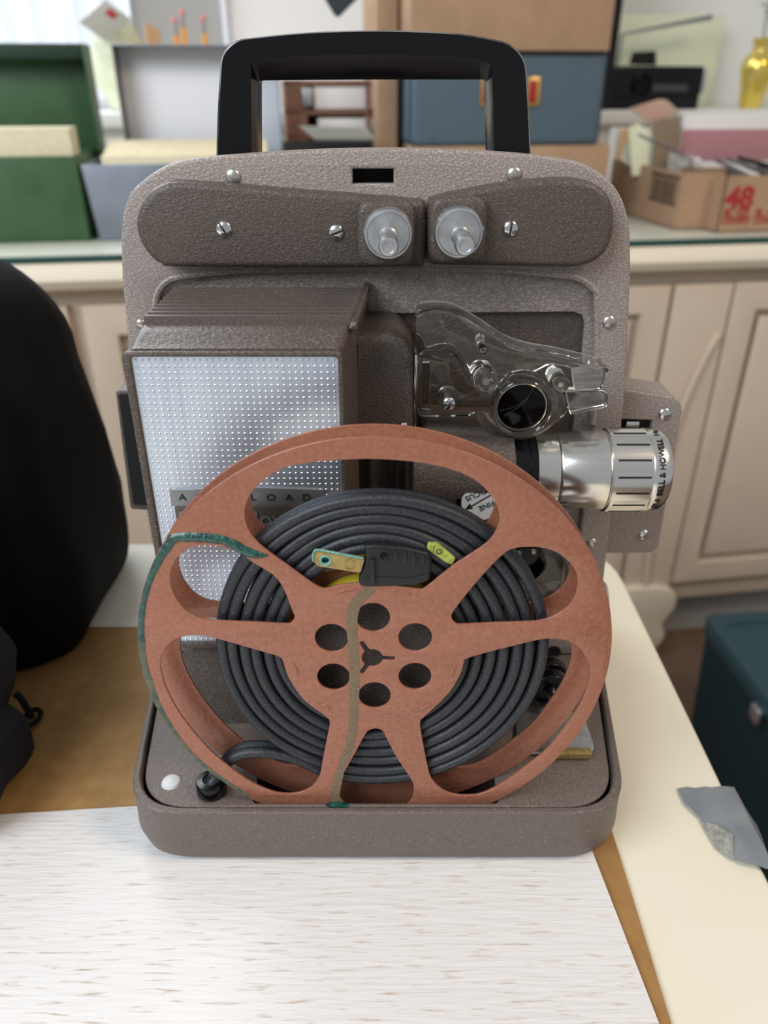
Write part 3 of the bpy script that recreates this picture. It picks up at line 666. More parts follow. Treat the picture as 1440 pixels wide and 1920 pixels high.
# plug
YG = YR-.0006
bm = NB(); pl = [(672, 1088), (683, 1060), (684, 1024), (705, 1022), (760, 1027), (803, 1038), (810, 1055), (806, 1090), (780, 1099), (730, 1101), (690, 1102), (674, 1100)]
vplate(bm, [r2(px(pl, YG), .0012)], YG, .0105, .0012, 3); plug = mk('plug', bm, rubberp, cord, label='black rubber plug')
bm = NB(); tube(bm, cr([V(a, b, YG-.0001) for a, b in ((690, 1082), (730, 1083), (770, 1085), (803, 1078))], 4, False), .0003, 6); mk('seam', bm, rubberp, plug)
bm = NB(); box(bm, (V(686, 0, YG).x-.0005, YG-.0012, V(0, 1096, YG).z), (V(699, 0, YG).x, YG+.008, V(0, 1046, YG).z), .0008); mk('plug_face', bm, rubberp, plug)
for i in range(4):
    bm = NB(); o = V(742+i*17, 1042+i*2.5, YG-.0001); box(bm, (o.x-.0008, o.y-.0004, o.z-.0022), (o.x+.0008, o.y+.001, o.z+.0022), .0003); mk('grip_rib', bm, rubberp, plug)
bm = NB(); lathe(bm, [(.0024, .0005), (.0024, -.0003), (.0018, -.0003), (.0018, .0)], V(722, 1042, YG), (0, 1, 0), 24); mk('plug_emblem', bm, rubberp, plug)
def prong(pts, Y, hole=None):
    bm = NB(); L = [r2(px(pts, Y), .0010)]
    if hole: o = V(*hole, Y); L.append(circ(o.x, o.z, .0014, 20))
    vplate(bm, L, Y, .0014, .0002); return mk('prong', bm, brass, plug, label='brass prong')
p1 = prong([(588, 1034), (596, 1031), (684, 1047), (676, 1075), (595, 1062), (587, 1052)], YR-.0012, (610, 1051))
p2 = prong([(650, 1034), (686, 1024), (686, 1046), (655, 1042)], YR+.0045)
o = V(610, 1051, YR-.0012)
bm = NB(); lathe(bm, [(.0013, .0008), (.0014, -.0002), (.0021, -.0003), (.0023, .0002)], o, (0, 1, 0), 24, False, False); mk('corrosion', bm, tealp, plug)
bm = NB(); lathe(bm, [(.0015, .0013), (.0001, .0013)], o, (0, 1, 0), 16); mk('prong_hole', bm, teal, plug)
bm = NB(); tube(bm, cr([V(a, b, YR-.0013) for a, b in ((588, 1052), (587, 1040), (596, 1031), (640, 1039), (680, 1047))], 5, False), .00045, 6); mk('corrosion', bm, tealp, plug)
o = V(656, 1059, YR-.0013); bm = NB(); lathe(bm, [(.0020, .0), (.0021, -.0002), (.0018, -.0002), (.0018, .0)], o, (0, 1, 0), 24, False, False); mk('stamp', bm, brass, plug)
bm = NB(); tg = [(803, 1018), (822, 1020), (855, 1048), (848, 1061), (836, 1056), (800, 1030)]
vplate(bm, [r2(px(tg, YR+.0016), .0008)], YR+.0016, .003, .0006); tg_ = mk('cord_tag', bm, tagy, cord, label='yellow-green sleeve on the cord')
bm = NB(); o = V(823, 1034, YR+.0015); lathe(bm, [(.0009, .0), (.0011, -.0001), (.0009, -.0002), (.0008, 0)], o, (0, 1, 0), 16, False, False); a, b = V(815, 1024, YR+.0015), V(812, 1036, YR+.0015); tube(bm, [a, b], .0001, 5); mk('print', bm, ink, tg_)

TILT[0] = False
# ================================================================= TABLE TOP
def tag(o, label, cat, group=None):
    o['label'] = label; o['category'] = cat
    if group: o['group'] = group
    return o
tb = T('table', 'cream laminate table under the boards, its right edge running away from us', 'table', (-.35, .1, 0))
ol = r2([(-1.1, -.25), (.1655, -.25), (.1655, .49), (-1.1, .49)], [.02, .02, .05, .02], 8)
bm = NB(); hplate(bm, [ol], TABLE, .028, .003); mk('tabletop', bm, cream, tb)
for a, b in ((-1.03, -.18), (.11, -.18), (.11, .40), (-1.03, .40)):
    bm = NB(); box(bm, (a-.02, b-.02, 0), (a+.02, b+.02, TABLE-.028), .003); mk('leg', bm, cabl, tb)
bm = NB(); q = [(-.62, .386), (.1036, .386), (.1040, .05), (-.62, .05)]
hplate(bm, [r2(q, .002)], TABLE+.002, .002, .0004)
tag(mk('hardboard_panel', bm, hard), 'thin brown hardboard sheet lying under the white board', 'board')
e0, e1 = H(0, 1527, TRAYZ), H(260, 1511, TRAYZ); dr = (e1-e0).normalized(); c_ = H(1114, 1603, TRAYZ); c2_ = H(1237, 1920, TRAYZ); dd = (c2_-c_).normalized()
tr = e0+dr*((c_.x-e0.x)/dr.x); tr = c_+dd*((tr.y-c_.y)/dd.y)
P_ = [e0-dr*.3, tr, tr+dd*.25*1.0, e0-dr*.3+Vector((0, -.28, 0))]
bm = NB(); hplate(bm, [[(p.x, p.y) for p in P_]], TRAYZ, .002, .0003)
tag(mk('white_board', bm, whitew), 'white limed wood-grain board under the front of the projector', 'board')
# duct tape
dt = T('duct_tape_strip', 'crumpled grey duct tape stuck over the right edge of the cream table', 'tape', (.16, .24, TABLE))
zt_ = TABLE+.0006
def ft(pts3, th=.0006):
    t = bmesh.new(); a = loop(t, pts3); cap(t, a)
    ex = bmesh.ops.extrude_face_region(t, geom=t.faces[:])
    for v in [e for e in ex['geom'] if isinstance(e, bmesh.types.BMVert)]: v.co.z -= th
    return t
Ht = lambda a, b, z=0: H(a, b, TABLE+z)
bm = NB()
top_ = [Ht(1270, 1479, .0006), Ht(1320, 1478, .0010), Ht(1366, 1476, .0008)]
mid_ = [Ht(1284, 1508, .0008), Ht(1345, 1520, .0022), Ht(1398, 1528, .0012)]
low_ = [Ht(1318, 1540, .0010), Ht(1375, 1562, .0032), Ht(1432, 1590, .0014)]
bot_ = [Ht(1374, 1612, .0010), Ht(1400, 1619, .0025), Ht(1452, 1634, .0014)]
def down(p, dz, dx=.0015): return Vector((p.x+dx, p.y, p.z-dz))
rows = []
for r_ in (top_, mid_, low_, bot_):
    e = r_[-1]; rows.append([Vector(p) for p in r_]+[Vector((.1700, e.y+.001, e.z-.0015)), Vector((.1755+.002*(len(rows) % 2), e.y+.003, e.z-.012))])
Lr = [loop(bm, r_) for r_ in rows]
for a, b in zip(Lr, Lr[1:]): bridge(bm, a, b, closed=False)
bmesh.ops.subdivide_edges(bm, edges=bm.edges[:], cuts=2, use_grid_fill=True)
for v in bm.verts: v.co.z += .0005*math.sin(v.co.x*700+v.co.y*300)*math.sin(v.co.y*500)+.0005
bmesh.ops.solidify(bm, geom=bm.faces[:], thickness=.0003)
mk('tape_sheet', bm, tape, dt)
bm = NB(); fl_ = [Ht(1312, 1538, .0012), Ht(1340, 1545, .0050), Ht(1374, 1564, .0060), Ht(1376, 1610, .0022), Ht(1345, 1590, .0016)]
add(bm, ft(fl_)); mk('folded_corner', bm, tapeb, dt, label='grimy folded-back adhesive side')

# ================================================================= BAGS (left)
def superbox(bm, c, h, e=.45, nu=40, nv=24, f=None):
    def sp(v): return math.copysign(abs(v)**e, v)
    Ls = []
    for j in range(1, nv):
        ph = -PI/2+PI*j/nv
        Ls.append([(c[0]+h[0]*sp(math.cos(ph))*sp(math.cos(2*PI*i/nu)), c[1]+h[1]*sp(math.cos(ph))*sp(math.sin(2*PI*i/nu)), c[2]+h[2]*sp(math.sin(ph))) for i in range(nu)])
    if f: Ls = [[f(Vector(p)) for p in l] for l in Ls]
    loft(bm, Ls)
bag = T('backpack', 'large soft black backpack standing at the left of the projector', 'bag', (-.33, .42, TABLE+.002))
def bend(p):
    t = (p.z-TABLE)/.22
    p.z = max(p.z, TABLE+.0022)
    p.x += .010-.034*max(0, t-.15)**1.3
    p.x += .003*math.sin(p.z*70+p.y*40)*min(1, t*3)+.002*math.sin(p.y*90)
    p.x -= .25*max(0, .36-p.y)*max(0, .3-t)
    return p
bm = NB(); superbox(bm, (-.310, .415, TABLE+.102), (.128, .086, .122), .42, 56, 34, bend); mk('bag_body', bm, bagm, bag, smooth=80)
bm = NB(); superbox(bm, (-.228, .350, TABLE+.09), (.030, .030, .055), .5, 24, 16, None); mk('side_pocket', bm, bagm, bag, smooth=80)
bm = NB(); tube(bm, cr([(-.250, .345, TABLE+.222), (-.235, .333, TABLE+.205), (-.226, .327, TABLE+.180), (-.222, .326, TABLE+.165)], 5, False), .008, 8, sec=[(1, .25), (-1, .25), (-1, -.25), (1, -.25)]); mk('strap', bm, bagn, bag)
pouch = T('zip_pouch', 'navy black open pouch with zipper in the lower left corner', 'pouch', (-.24, .27, TABLE+.002))
bm = NB(); superbox(bm, (-.247, .275, TABLE+.056), (.066, .040, .0535), .6, 32, 20, lambda p: Vector((p.x+.004*math.sin(p.z*120), p.y, p.z))); mk('pouch_body', bm, bagn, pouch, smooth=80)
bm = NB(); superbox(bm, (-.228, .252, TABLE+.025), (.058, .034, .0225), .6, 32, 16, lambda p: Vector((p.x+.004*math.sin(p.y*120), p.y, p.z))); mk('pouch_flap', bm, bagn, pouch, smooth=80)
zp = cr([(-.200, .2435, TABLE+.095), (-.192, .2405, TABLE+.085), (-.187, .2395, TABLE+.070), (-.186, .2390, TABLE+.052)], 5, False)
bm = NB()
for i, p in enumerate(zp):
    box(bm, (p.x-.0012, p.y-.0006, p.z-.0004), (p.x+.0012, p.y+.0006, p.z+.0010))
zt2 = mk('zipper_teeth', bm, greyst, pouch); zt2['kind'] = 'stuff'
bm = NB(); a = H(28, 1300, TABLE+.022); b = H(60, 1345, TABLE+.006)
tube(bm, cr([a, (a+b)/2+Vector((0, 0, .004)), b], 4, False), .0018, 8)
tube(bm, [b+Vector((.004*math.cos(t), .006*math.sin(t), .0)) for t in [2*PI*k/16 for k in range(17)]], .0014, 6); mk('zipper_pull', bm, bagn, pouch)

# ================================================================= SIDEBOARD AND ROOM
CTZ = CZ-.20
sb = T('sideboard', 'cream painted panelled sideboard with glass-covered top behind the table', 'sideboard', tuple(G(.2, .3, 0)))
bm = NB(); gbox(bm, -1.5, 1.9, .0, .56, CTZ-.012, CTZ-.004, .001); mk('glass_sheet', bm, topm, sb)
bm = NB(); gbox(bm, -1.5, 1.9, -.003, .0015, CTZ-.012, CTZ-.003, .001); mk('glass_edge', bm, glassg, sb, label='dark green glass edge')
bm = NB()
pf = [(.03, -.0125), (-.004, -.0125), (-.014, -.022), (-.018, -.034), (-.012, -.046), (.004, -.052), (.016, -.058), (.03, -.060)]
loft(bm, [[G(-1.5, n, CTZ+z) for n, z in pf], [G(1.9, n, CTZ+z) for n, z in pf]]); mk('top_moulding', bm, cabl, sb)
zb = .14
bm = NB(); gbox(bm, -1.5, 1.9, .03, .55, zb, CTZ-.0125, .002); mk('carcass', bm, cabm, sb)
def door(u0, u1, z0, z1):
    w = .045
    bm = NB(); gplate(bm, [[(u0, z0), (u1, z0), (u1, z1), (u0, z1)], [(u0+w, z0+w), (u1-w, z0+w), (u1-w, z1-w), (u0+w, z1-w)]], .012, .016, .003)
    d_ = mk('door', bm, cabm, sb)
    bm = NB(); gplate(bm, [[(u0+w+.012, z0+w+.012), (u1-w-.012, z0+w+.012), (u1-w-.012, z1-w-.012), (u0+w+.012, z1-w-.012)]], .016, .012, .006)
    mk('door_panel', bm, cabm, d_)
ua, za = gn(1264, 522, .012)
ub, _ = gn(1425, 556, .012)
ztop = CTZ-.075
door(ua-.42, ua, zb+.03, ztop); door(ub-.045+.0, ub+.42, zb+.05, ztop); door(ua-.90, ua-.44, zb+.03, ztop); door(ua-1.36, ua-.92, zb+.03, ztop); door(ua-1.8, ua-1.38, zb+.03, ztop)
# carved pilaster and bracket foot
bm = NB(); um = (ua+ub-.045)/2
gplate(bm, [[(ua+.006, zb), (ub-.051, zb), (ub-.051, ztop), (ua+.006, ztop)]], .008, .022, .003); pil = mk('pilaster', bm, cabm, sb)
bm = NB(); cv = cr([G(ub-.062, .006, ztop-.08), G(um+.02, .004, ztop-.12), G(um-.006, .002, ztop-.22), G(um-.012, .002, ztop-.36), G(um-.010, .003, ztop-.50), G(um, .004, zb+.02)], 6, False)
tube(bm, cv, .006, 10); mk('carving', bm, cabm, pil)
def foot(uc):
    bm = NB(); pts = [(uc-.07, zb+.05), (uc+.03, zb+.05), (uc+.055, zb+.01), (uc+.035, zb-.035), (uc+.045, zb-.07), (uc+.02, zb-.12), (uc+.035, .004), (uc-.045, .004), (uc-.02, zb-.1), (uc-.05, zb-.06)]
    gplate(bm, [sm(pts, 4)], -.006, .05, .006); mk('foot', bm, cabl, sb, label='carved bracket foot')
foot(um+.01); foot(-1.2)
bm = NB(); gbox(bm, -1.4, 1.8, .10, .5, .0, zb, .0); mk('plinth', bm, wallg, sb)
# back ledge (sill), walls, floor
def st(name, bm, mat):
    o = mk(name, bm, mat); o['kind'] = 'structure'; return o
SL = CZ-.045
bm = NB(); box(bm, (-3, -1.9, -.02), (3.2, 3.3, 0)); st('floor', bm, floorm)
bm = NB(); gbox(bm, -2.2, 2.4, .92, .98, 0, 2.6); st('wall_back', bm, wallm)
bm = NB(); gbox(bm, -2.2, 2.4, .57, .915, SL-.025, SL, .003); gbox(bm, -2.2, 2.4, .60, .915, .1, SL-.025); st('trim_1', bm, wallm)
# window with a sheer curtain at the left
u0, zc0 = gn(-60, 160, .9); u1, _ = gn(252, 100, .9)
bm = NB(); gbox(bm, u0-.3, u1, .905, .915, SL+.02, SL+.9); wn = st('window_1', bm, M('bright_window_pane', (.8, .85, .9), .3, emit=(.80, .88, 1.), es=.8))
bm = NB(); L_ = []
for i in range(80):
    t = i/79; u = u0-.3+(u1-u0+.3)*t; n = .86+.012*math.sin(t*60)+.006*math.sin(t*140)
    L_.append((u, n))
a = loop(bm, [G(u, n, SL+.005) for u, n in L_]); b = loop(bm, [G(u, n, SL+.9) for u, n in L_]); bridge(bm, a, b, closed=False)
bmesh.ops.solidify(bm, geom=bm.faces[:], thickness=.001)
cm = M('sheer_curtain_cloth', (.80, .83, .80), .8, 0, c2=(.86, .84, .90), ns=9, stretch=(1, 1, .1), trans=.0)
cm.node_tree.nodes['Principled BSDF'].inputs['Alpha'].default_value = .62
tag(mk('curtain', bm, cm), 'sheer white curtain hanging at the left end of the back ledge', 'curtain')
u2, _ = gn(250, 50, .9); u3, _ = gn(418, 50, .9); u4, _ = gn(428, 50, .9); u5, _ = gn(712, 50, .9)
bm = NB(); gbox(bm, u2, u3, .895, .919, SL, SL+1.0); st('trim_2', bm, wallg)
bm = NB(); gbox(bm, u3, u4, .88, .919, SL, SL+1.0, .002); st('trim_3', bm, whitem)
bm = NB(); gbox(bm, u4, u5, .90, .919, SL, SL+1.0); tag(mk('whiteboard', bm, whitep), 'plain white board leaning on the wall behind the handle', 'whiteboard')

# ---- counter things -------------------------------------------------
Z0 = CTZ-.0035
def hollow(bm, u0, u1, n0, n1, z0, z1, th, floor=True):
    gbox(bm, u0, u1, n0, n0+th, z0, z1, .0008); gbox(bm, u0, u1, n1-th, n1, z0, z1, .0008)
    gbox(bm, u0, u0+th, n0, n1, z0, z1, .0008); gbox(bm, u1-th, u1, n0, n1, z0, z1, .0008)
    if floor: gbox(bm, u0, u1, n0, n1, z0, z0+th)
# green file box
u_, n_ = gz(150, 452, Z0); uG = gn(150, 309, gz(160, 452, Z0)[1])[0]; uR, zT = gn(163, 292, n_)
gb = T('card_file_box', 'dark green metal card file box with open lid at the far left', 'file box', tuple(G(u_-.1, n_+.08, Z0)))
bm = NB(); hollow(bm, u_-.30, uG-.004, n_, n_+.16, Z0, zT, .002); mk('box_body', bm, greenm, gb)
uc, zc = gn(182, 236, n_+.06)
bm = NB(); gbox(bm, uc-.30, min(uc-.004, uG-.009), n_+.008, n_+.060, Z0+.004, zc, .001)
mk('index_cards', bm, cards, gb, label='packed cream index cards')
uL, zL = gn(165, 84, n_+.165)
bm = NB(); gbox(bm, uc-.32, uL+.002, n_+.160, n_+.163, zT-.03, zL, .001)
gbox(bm, uc-.32, uL+.002, n_+.120, n_+.162, zL-.003, zL, .001); gbox(bm, uL, uL+.003, n_+.110, n_+.163, zT, zL, .001); lid = mk('lid', bm, greenm, gb)
bm = NB(); gbox(bm, uc-.32, uL+.001, n_+.1185, n_+.1198, zL-.020, zL-.0005, .0005); mk('lid_lip', bm, greenk, lid, label='darker lid lip')
# grey file box
u0, n0 = gz(160, 452, Z0); ua_, zt2_ = gn(150, 309, n0); ub_, _ = gn(520, 309, n0)
gg = T('card_file_box', 'silver grey metal card file box with open lid left of the handle', 'file box', tuple(G((ua_+ub_)/2, n0+.08, Z0)))
bm = NB(); hollow(bm, ua_, ub_, n0, n0+.15, Z0, zt2_, .002)
for v in bm.verts:
    q_ = (v.co-B0).dot(U); f_ = 1-(v.co.z-Z0)/(zt2_-Z0)
    if q_ < (ua_+ub_)/2: v.co += U*(.010*f_)
mk('box_body', bm, greym, gg)
uc, zc = gn(200, 270, n0+.07); ud, _ = gn(500, 270, n0+.07)
bm = NB()
for i in range(14):
    gbox(bm, uc+random.uniform(-.002, .002), ud, n0+.010+i*.008, n0+.0165+i*.008, Z0+.004, zc-.012+i*.0012+random.uniform(-.001, .001), .0006)
mk('index_cards', bm, cards, gg, label='packed cream index cards')
ul, zl_ = gn(213, 86, n0+.135); ur, zb_ = gn(527, 270, n0+.155)
bm = NB(); gbox(bm, ul, ur, n0+.158, n0+.160, zt2_-.01, zl_, .0006)
lid = mk('lid', bm, whitem, gg, label='pale inner face of the raised lid')
bm = NB(); gbox(bm, ul, ur, n0+.110, n0+.160, zl_-.001, zl_+.0015, .0006); gbox(bm, ur, ur+.002, n0+.110, n0+.160, zt2_, zl_, .0006); mk('lid_rim', bm, greym, lid)
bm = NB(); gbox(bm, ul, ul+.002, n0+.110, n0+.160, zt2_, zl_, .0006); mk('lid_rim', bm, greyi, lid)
# pencils in a cup
nP = .66; cu_, _ = gn(345, 90, nP); 
bm = NB(); lathe(bm, [(.034, 0), (.036, .002), (.038, .034), (.036, .034), (.033, .004), (.0001, .003)], G(cu_, nP, SL+.0002), (0, 0, 1), 28); tag(mk('pencil_cup', bm, wood), 'short brown cup holding pencils on the back ledge', 'cup')
for (a, b, lab) in ((326, 30, 'leftmost of the three orange pencils standing in the cup'), (340, 16, 'tallest middle orange pencil standing in the cup'), (380, 28, 'rightmost of the three orange pencils standing in the cup')):
    u, zt3 = gn(a, b, nP); u9, z9 = gn(a, 85, nP); dn = random.uniform(-.006, .006)
    pc = T('pencil', lab, 'pencil', tuple(G(u, nP+dn, SL+.005)), 'orange pencils in the cup')
    bm = NB(); lathe(bm, [(.0052, 0), (.0052, zt3-SL-.036)], G(u, nP+dn, SL+.005), (0, 0, 1), 6); mk('shaft', bm, pencilm, pc)
    bm = NB(); lathe(bm, [(.0055, zt3-SL-.036), (.0060, zt3-SL-.032), (.0055, zt3-SL-.028), (.0060, zt3-SL-.024), (.0055, zt3-SL-.020), (.0058, zt3-SL-.016)], G(u, nP+dn, SL+.005), (0, 0, 1), 16); mk('ferrule', bm, chrome, pc)
    bm = NB(); lathe(bm, [(.0054, zt3-SL-.016), (.0054, zt3-SL-.009), (.004, zt3-SL-.006), (.0001, zt3-SL-.005)], G(u, nP+dn, SL+.005), (0, 0, 1), 16); mk('eraser', bm, eraser, pc)
u, z9 = gn(284, 44, nP)
bm = NB()
for k in range(5): lathe(bm, [(.005, 0), (.005, z9-SL-.004*k)], G(u+.0095*(k % 3-1), nP+.01*(k//3), SL+.0003), (0, 0, 1), 10)
tag(mk('wooden_clothespins', bm, M('pale_wood', (.55, .33, .17), .6)), 'small bundle of pale wooden pegs left of the pencils', 'pegs')
# crumpled plastic wrap with diamond tag
bm = NB(); nW = .62; pts = [(148, 42), (198, 0), (247, 36), (198, 78)]
gplate(bm, [gpx(pts, nW)], nW, .002, .0003); tube(bm, [G(gn(198, 0, nW)[0], nW+.001, gn(198, 0, nW)[1]-.002), G(gn(198, 0, nW)[0], nW+.001, gn(198, 0, nW)[1]+.3)], .0006, 5)
dtg = tag(mk('paper_tag', bm, M('grey_paper', (.42, .40, .34), .8)), 'tilted grey square paper tag hanging in front of the curtain', 'tag')
bm = NB(); gplate(bm, [gpx([(196, 24), (206, 16), (222, 28), (212, 36)], nW-.0008)], nW-.0008, .0006); mk('red_mark', bm, redink, dtg)
bm = NB(); u0_, z0_ = gn(165, 60, .64); u1_, _ = gn(250, 60, .64)
Ls = []
for j in range(12):
    t = j/11; z = SL-.0+(gn(200, 20, .64)[1]-SL)*t; w = .022+.025*math.sin(t*PI)**.8
    z = SL+.0005+(z-SL)
    Ls.append([G((u0_+u1_)/2+w*(1+.2*math.sin(5*a+j))*math.cos(a), .68+.02*(1+.25*math.sin(3*a+j*2))*math.sin(a), z) for a in [2*PI*k/24 for k in range(24)]])
loft(bm, Ls); tag(mk('plastic_bag', bm, yelp, smooth=80), 'upright pale crumpled plastic bag behind the green file box', 'bag')
# stack: brown carton, blue case, top carton
nS = .17
ua_, zA = gn(800, 275, nS); ub_, zA = gn(1147, 272, nS)
bm = NB(); gbox(bm, ua_-.02, ub_, nS+.003, nS+.25, Z0, zA, .001)
tag(mk('cardboard_box', bm, card), 'plain brown carton at the bottom of the stack, under the blue case', 'box')
u0, z0 = gn(772, 275, nS); u1, z1 = gn(1143, 97, nS)
case = T('carrying_case', 'blue cloth-covered case with red and gold clasps in the box stack', 'case', tuple(G((u0+u1)/2, nS+.09, zA)))
bm = NB(); gbox(bm, u0, u1, nS, nS+.20, zA+.0005, z1, .010, 4); mk('case_body', bm, bluec, case)
ue = u1+.001
bm = NB(); L_ = r2([(u0-.001, zA+.001), (u1+.001, zA+.001), (u1+.001, z1), (u0-.001, z1)], .010)
tube(bm, [G(a, nS+.012, b) for a, b in L_]+[G(L_[0][0], nS+.012, L_[0][1])], .0022, 6); mk('edge_piping', bm, M('dark_blue_piping', (.02, .03, .045), .5), case)
for a, b, c in ((1000, 172, 12), (914, 172, 10)):
    uu, zz = gn(a, b, nS-.002)
    bm = NB(); gbox(bm, uu-.011, uu+.011, nS-.004, nS, zz-.020, zz+.020, .0015); cl = mk('clasp', bm, goldm, case)
    bm = NB(); gbox(bm, uu-.008, uu+.004, nS-.006, nS-.0042, zz-.015, zz+.015, .0012); mk('clasp_inlay', bm, redm, cl, label='red enamel inlay')
for a, b in ((810, 258), (1100, 255)):
    uu, zz = gn(a, b, nS); bm = NB(); lathe(bm, [(.004, 0), (.003, -.002), (.0001, -.003)], G(uu, nS, zz), tuple(N), 14); mk('stud', bm, bluec, case)
u2_, _ = gn(770, 50, nS-.01); u3_, _ = gn(1148, 50, nS-.01)
bm = NB(); gbox(bm, u2_, u3_, nS-.01, nS+.22, z1+.0005, z1+.17, .001); tag(mk('cardboard_box', bm, card), 'large plain brown carton on top of the blue case', 'box')
u4_, zz4 = gn(707, 270, nS+.08); u5_, _ = gn(770, 270, nS+.10)
bm = NB(); gbox(bm, u4_, min(u0-.006, u2_-.004, ua_-.024), nS+.08, nS+.25, Z0, z1+.2, .001); tag(mk('cardboard_box', bm, card), 'tall narrow brown carton standing left of the blue case', 'box')
ux, zx = gn(1152, 60, nS+.05)
bm = NB(); gbox(bm, ux+.0015, ux+.016, nS+.02, nS+.05, SL-.01, z1+.16, .002); 
nv = nS+.27
uu, _ = gn(1152, 60, .60); uw, _ = gn(1170, 60, .60); _, zz = gn(1160, 62, .60)
bm.free(); bm = NB(); gbox(bm, uu-.3, uw, .62, .64, SL+.0005, zz+.45, .004)
# dark screen edge
tag(mk('dark_screen', bm, blackm), 'black screen edge standing on the ledge behind the top carton', 'screen')
# wooden organiser in the middle
nO = .30; u0, zt_o = gn(532, 150, nO); u1 = u4_-.004
og = T('desk_organizer', 'brown wooden paper organiser seen through the handle', 'organizer', tuple(G((u0+u1)/2, nO+.1, Z0)))
bm = NB(); gbox(bm, u0, u1, nO+.13, nO+.14, Z0, zt_o, .001); gbox(bm, u0, u0+.036, nO, nO+.13, Z0, zt_o, .001); gbox(bm, u1-.008, u1, nO, nO+.13, Z0, zt_o, .001); gbox(bm, u0, u1, nO, nO+.13, zt_o-.008, zt_o, .001); mk('frame', bm, wood, og)
for yy_ in (208, 252):
    _, zz = gn(600, yy_, nO); bm = NB(); gbox(bm, u0, u1, nO, nO+.13, zz-.006, zz+.001, .001); mk('shelf', bm, wood, og)
for (a, b, c, d, lab) in ((588, 162, 700, 204, 'upper'), (596, 222, 700, 243, 'lower')):
    ua2, za2 = gn(a, b, nO+.005); ub2, zb2 = gn(c, d, nO+.005)
    bm = NB(); gbox(bm, ua2, ub2, nO+.004, nO+.10, zb2, za2, .001); tag(mk('paper_stack', bm, whitep), 'white paper stack on the %s shelf of the wooden organiser' % lab, 'papers')
ua2, za2 = gn(566, 165, nO-.006); ub2, zb2 = gn(586, 200, nO-.006); bm = NB(); gbox(bm, ua2, ub2, nO-.006, nO-.001, zb2, za2, .001); mk('label_holder', bm, satin, og)
nB = nO-.10; ua2, za2 = gn(545, 256, nB); ub2, _ = gn(700, 256, nB)
bm = NB(); gbox(bm, ua2-.01, ub2, nB, nB+.08, Z0, za2-.01, .002); tag(mk('black_box', bm, blackm), 'low black box in front of the wooden organiser', 'box')
bm = NB(); gplate(bm, [gpx([(560, 236), (690, 240), (705, 262), (590, 262)], nB-.012)], nB-.012, .01, .001); tag(mk('grey_binder', bm, M('grey_binder', (.30, .30, .27), .5)), 'grey wedge-shaped binder cover lying on the low black box', 'binder')
# black device, cables, rod
nD = .66; u0, _ = gn(1143, 195, nD); u1, zt4 = gn(1322, 124, nD)
dev = T('black_recorder', 'black box-shaped device with round lens on the back ledge', 'device', tuple(G((u0+u1)/2, nD+.03, SL)))
bm = NB(); gbox(bm, u0-.03, u1, nD, nD+.055, SL+.0005, zt4, .004, 3); mk('device_body', bm, black, dev)
uu, zz = gn(1203, 160, nD); bm = NB(); lathe(bm, [(.024, 0), (.024, -.006), (.019, -.008), (.016, -.004), (.0001, -.003)], G(uu, nD, zz), tuple(N), 32); mk('round_lens', bm, blackg, dev)
ua2, za2 = gn(1222, 158, nD-.001); ub2, zb2 = gn(1288, 172, nD-.001); bm = NB(); gbox(bm, ua2, ub2, nD-.002, nD, zb2, za2, .0005); mk('front_strip', bm, M('dark_grey', (.05, .05, .055), .5), dev)
bm = NB(); gbox(bm, u1+.0005, u1+.008, nD, nD+.01, SL+.03, zt4-.004, .001); mk('side_strip', bm, satin, dev)
bm = NB(); uu, zz = gn(1210, 112, nD+.02); pts = []
for k in range(60):
    a = k*.55; pts.append(G(uu+.030*math.cos(a)*(1-.003*k), nD+.030+.015*math.sin(a), zt4+.0035+.0004*k))
tube(bm, cr(pts, 3, False), .0022, 6); tag(mk('cable_coil', bm, rubberp), 'loose black cable heaped on the black device', 'cable')
nrod = .76
a, b = gn(1168, 64, nrod), gn(1336, 32, nrod); bm = NB()
loft(bm, [[G(a[0], nrod, a[1]-.002), G(a[0], nrod+.01, a[1]-.002), G(a[0], nrod+.01, a[1]+.002), G(a[0], nrod, a[1]+.002)], [G(b[0], nrod, b[1]-.005), G(b[0], nrod+.01, b[1]-.005), G(b[0], nrod+.01, b[1]+.005), G(b[0], nrod, b[1]+.005)]])
lampz = T('desk_lamp', 'thin dark grey lamp arm slanting above the black device', 'lamp', tuple(G(a[0], nrod, SL)))
mk('lamp_arm', bm, greyst, lampz)
bm = NB(); tube(bm, [G(a[0]-.004, nrod+.005, SL+.012), G(a[0], nrod+.005, a[1])], .003, 8); lathe(bm, [(.03, 0), (.03, .008), (.004, .012)], G(a[0]-.004, nrod+.005, SL+.0005), (0, 0, 1), 24); mk('lamp_stand', bm, greyst, lampz)
ua2, za2 = gn(1300, 20, .78); bm = NB(); gbox(bm, ua2-.16, ua2+.12, .85, .86, SL+.0005, SL+.19, .002)
tag(mk('yellow_sheet', bm, yelp), 'pale yellow plastic sheet leaning behind the black device', 'sheet')
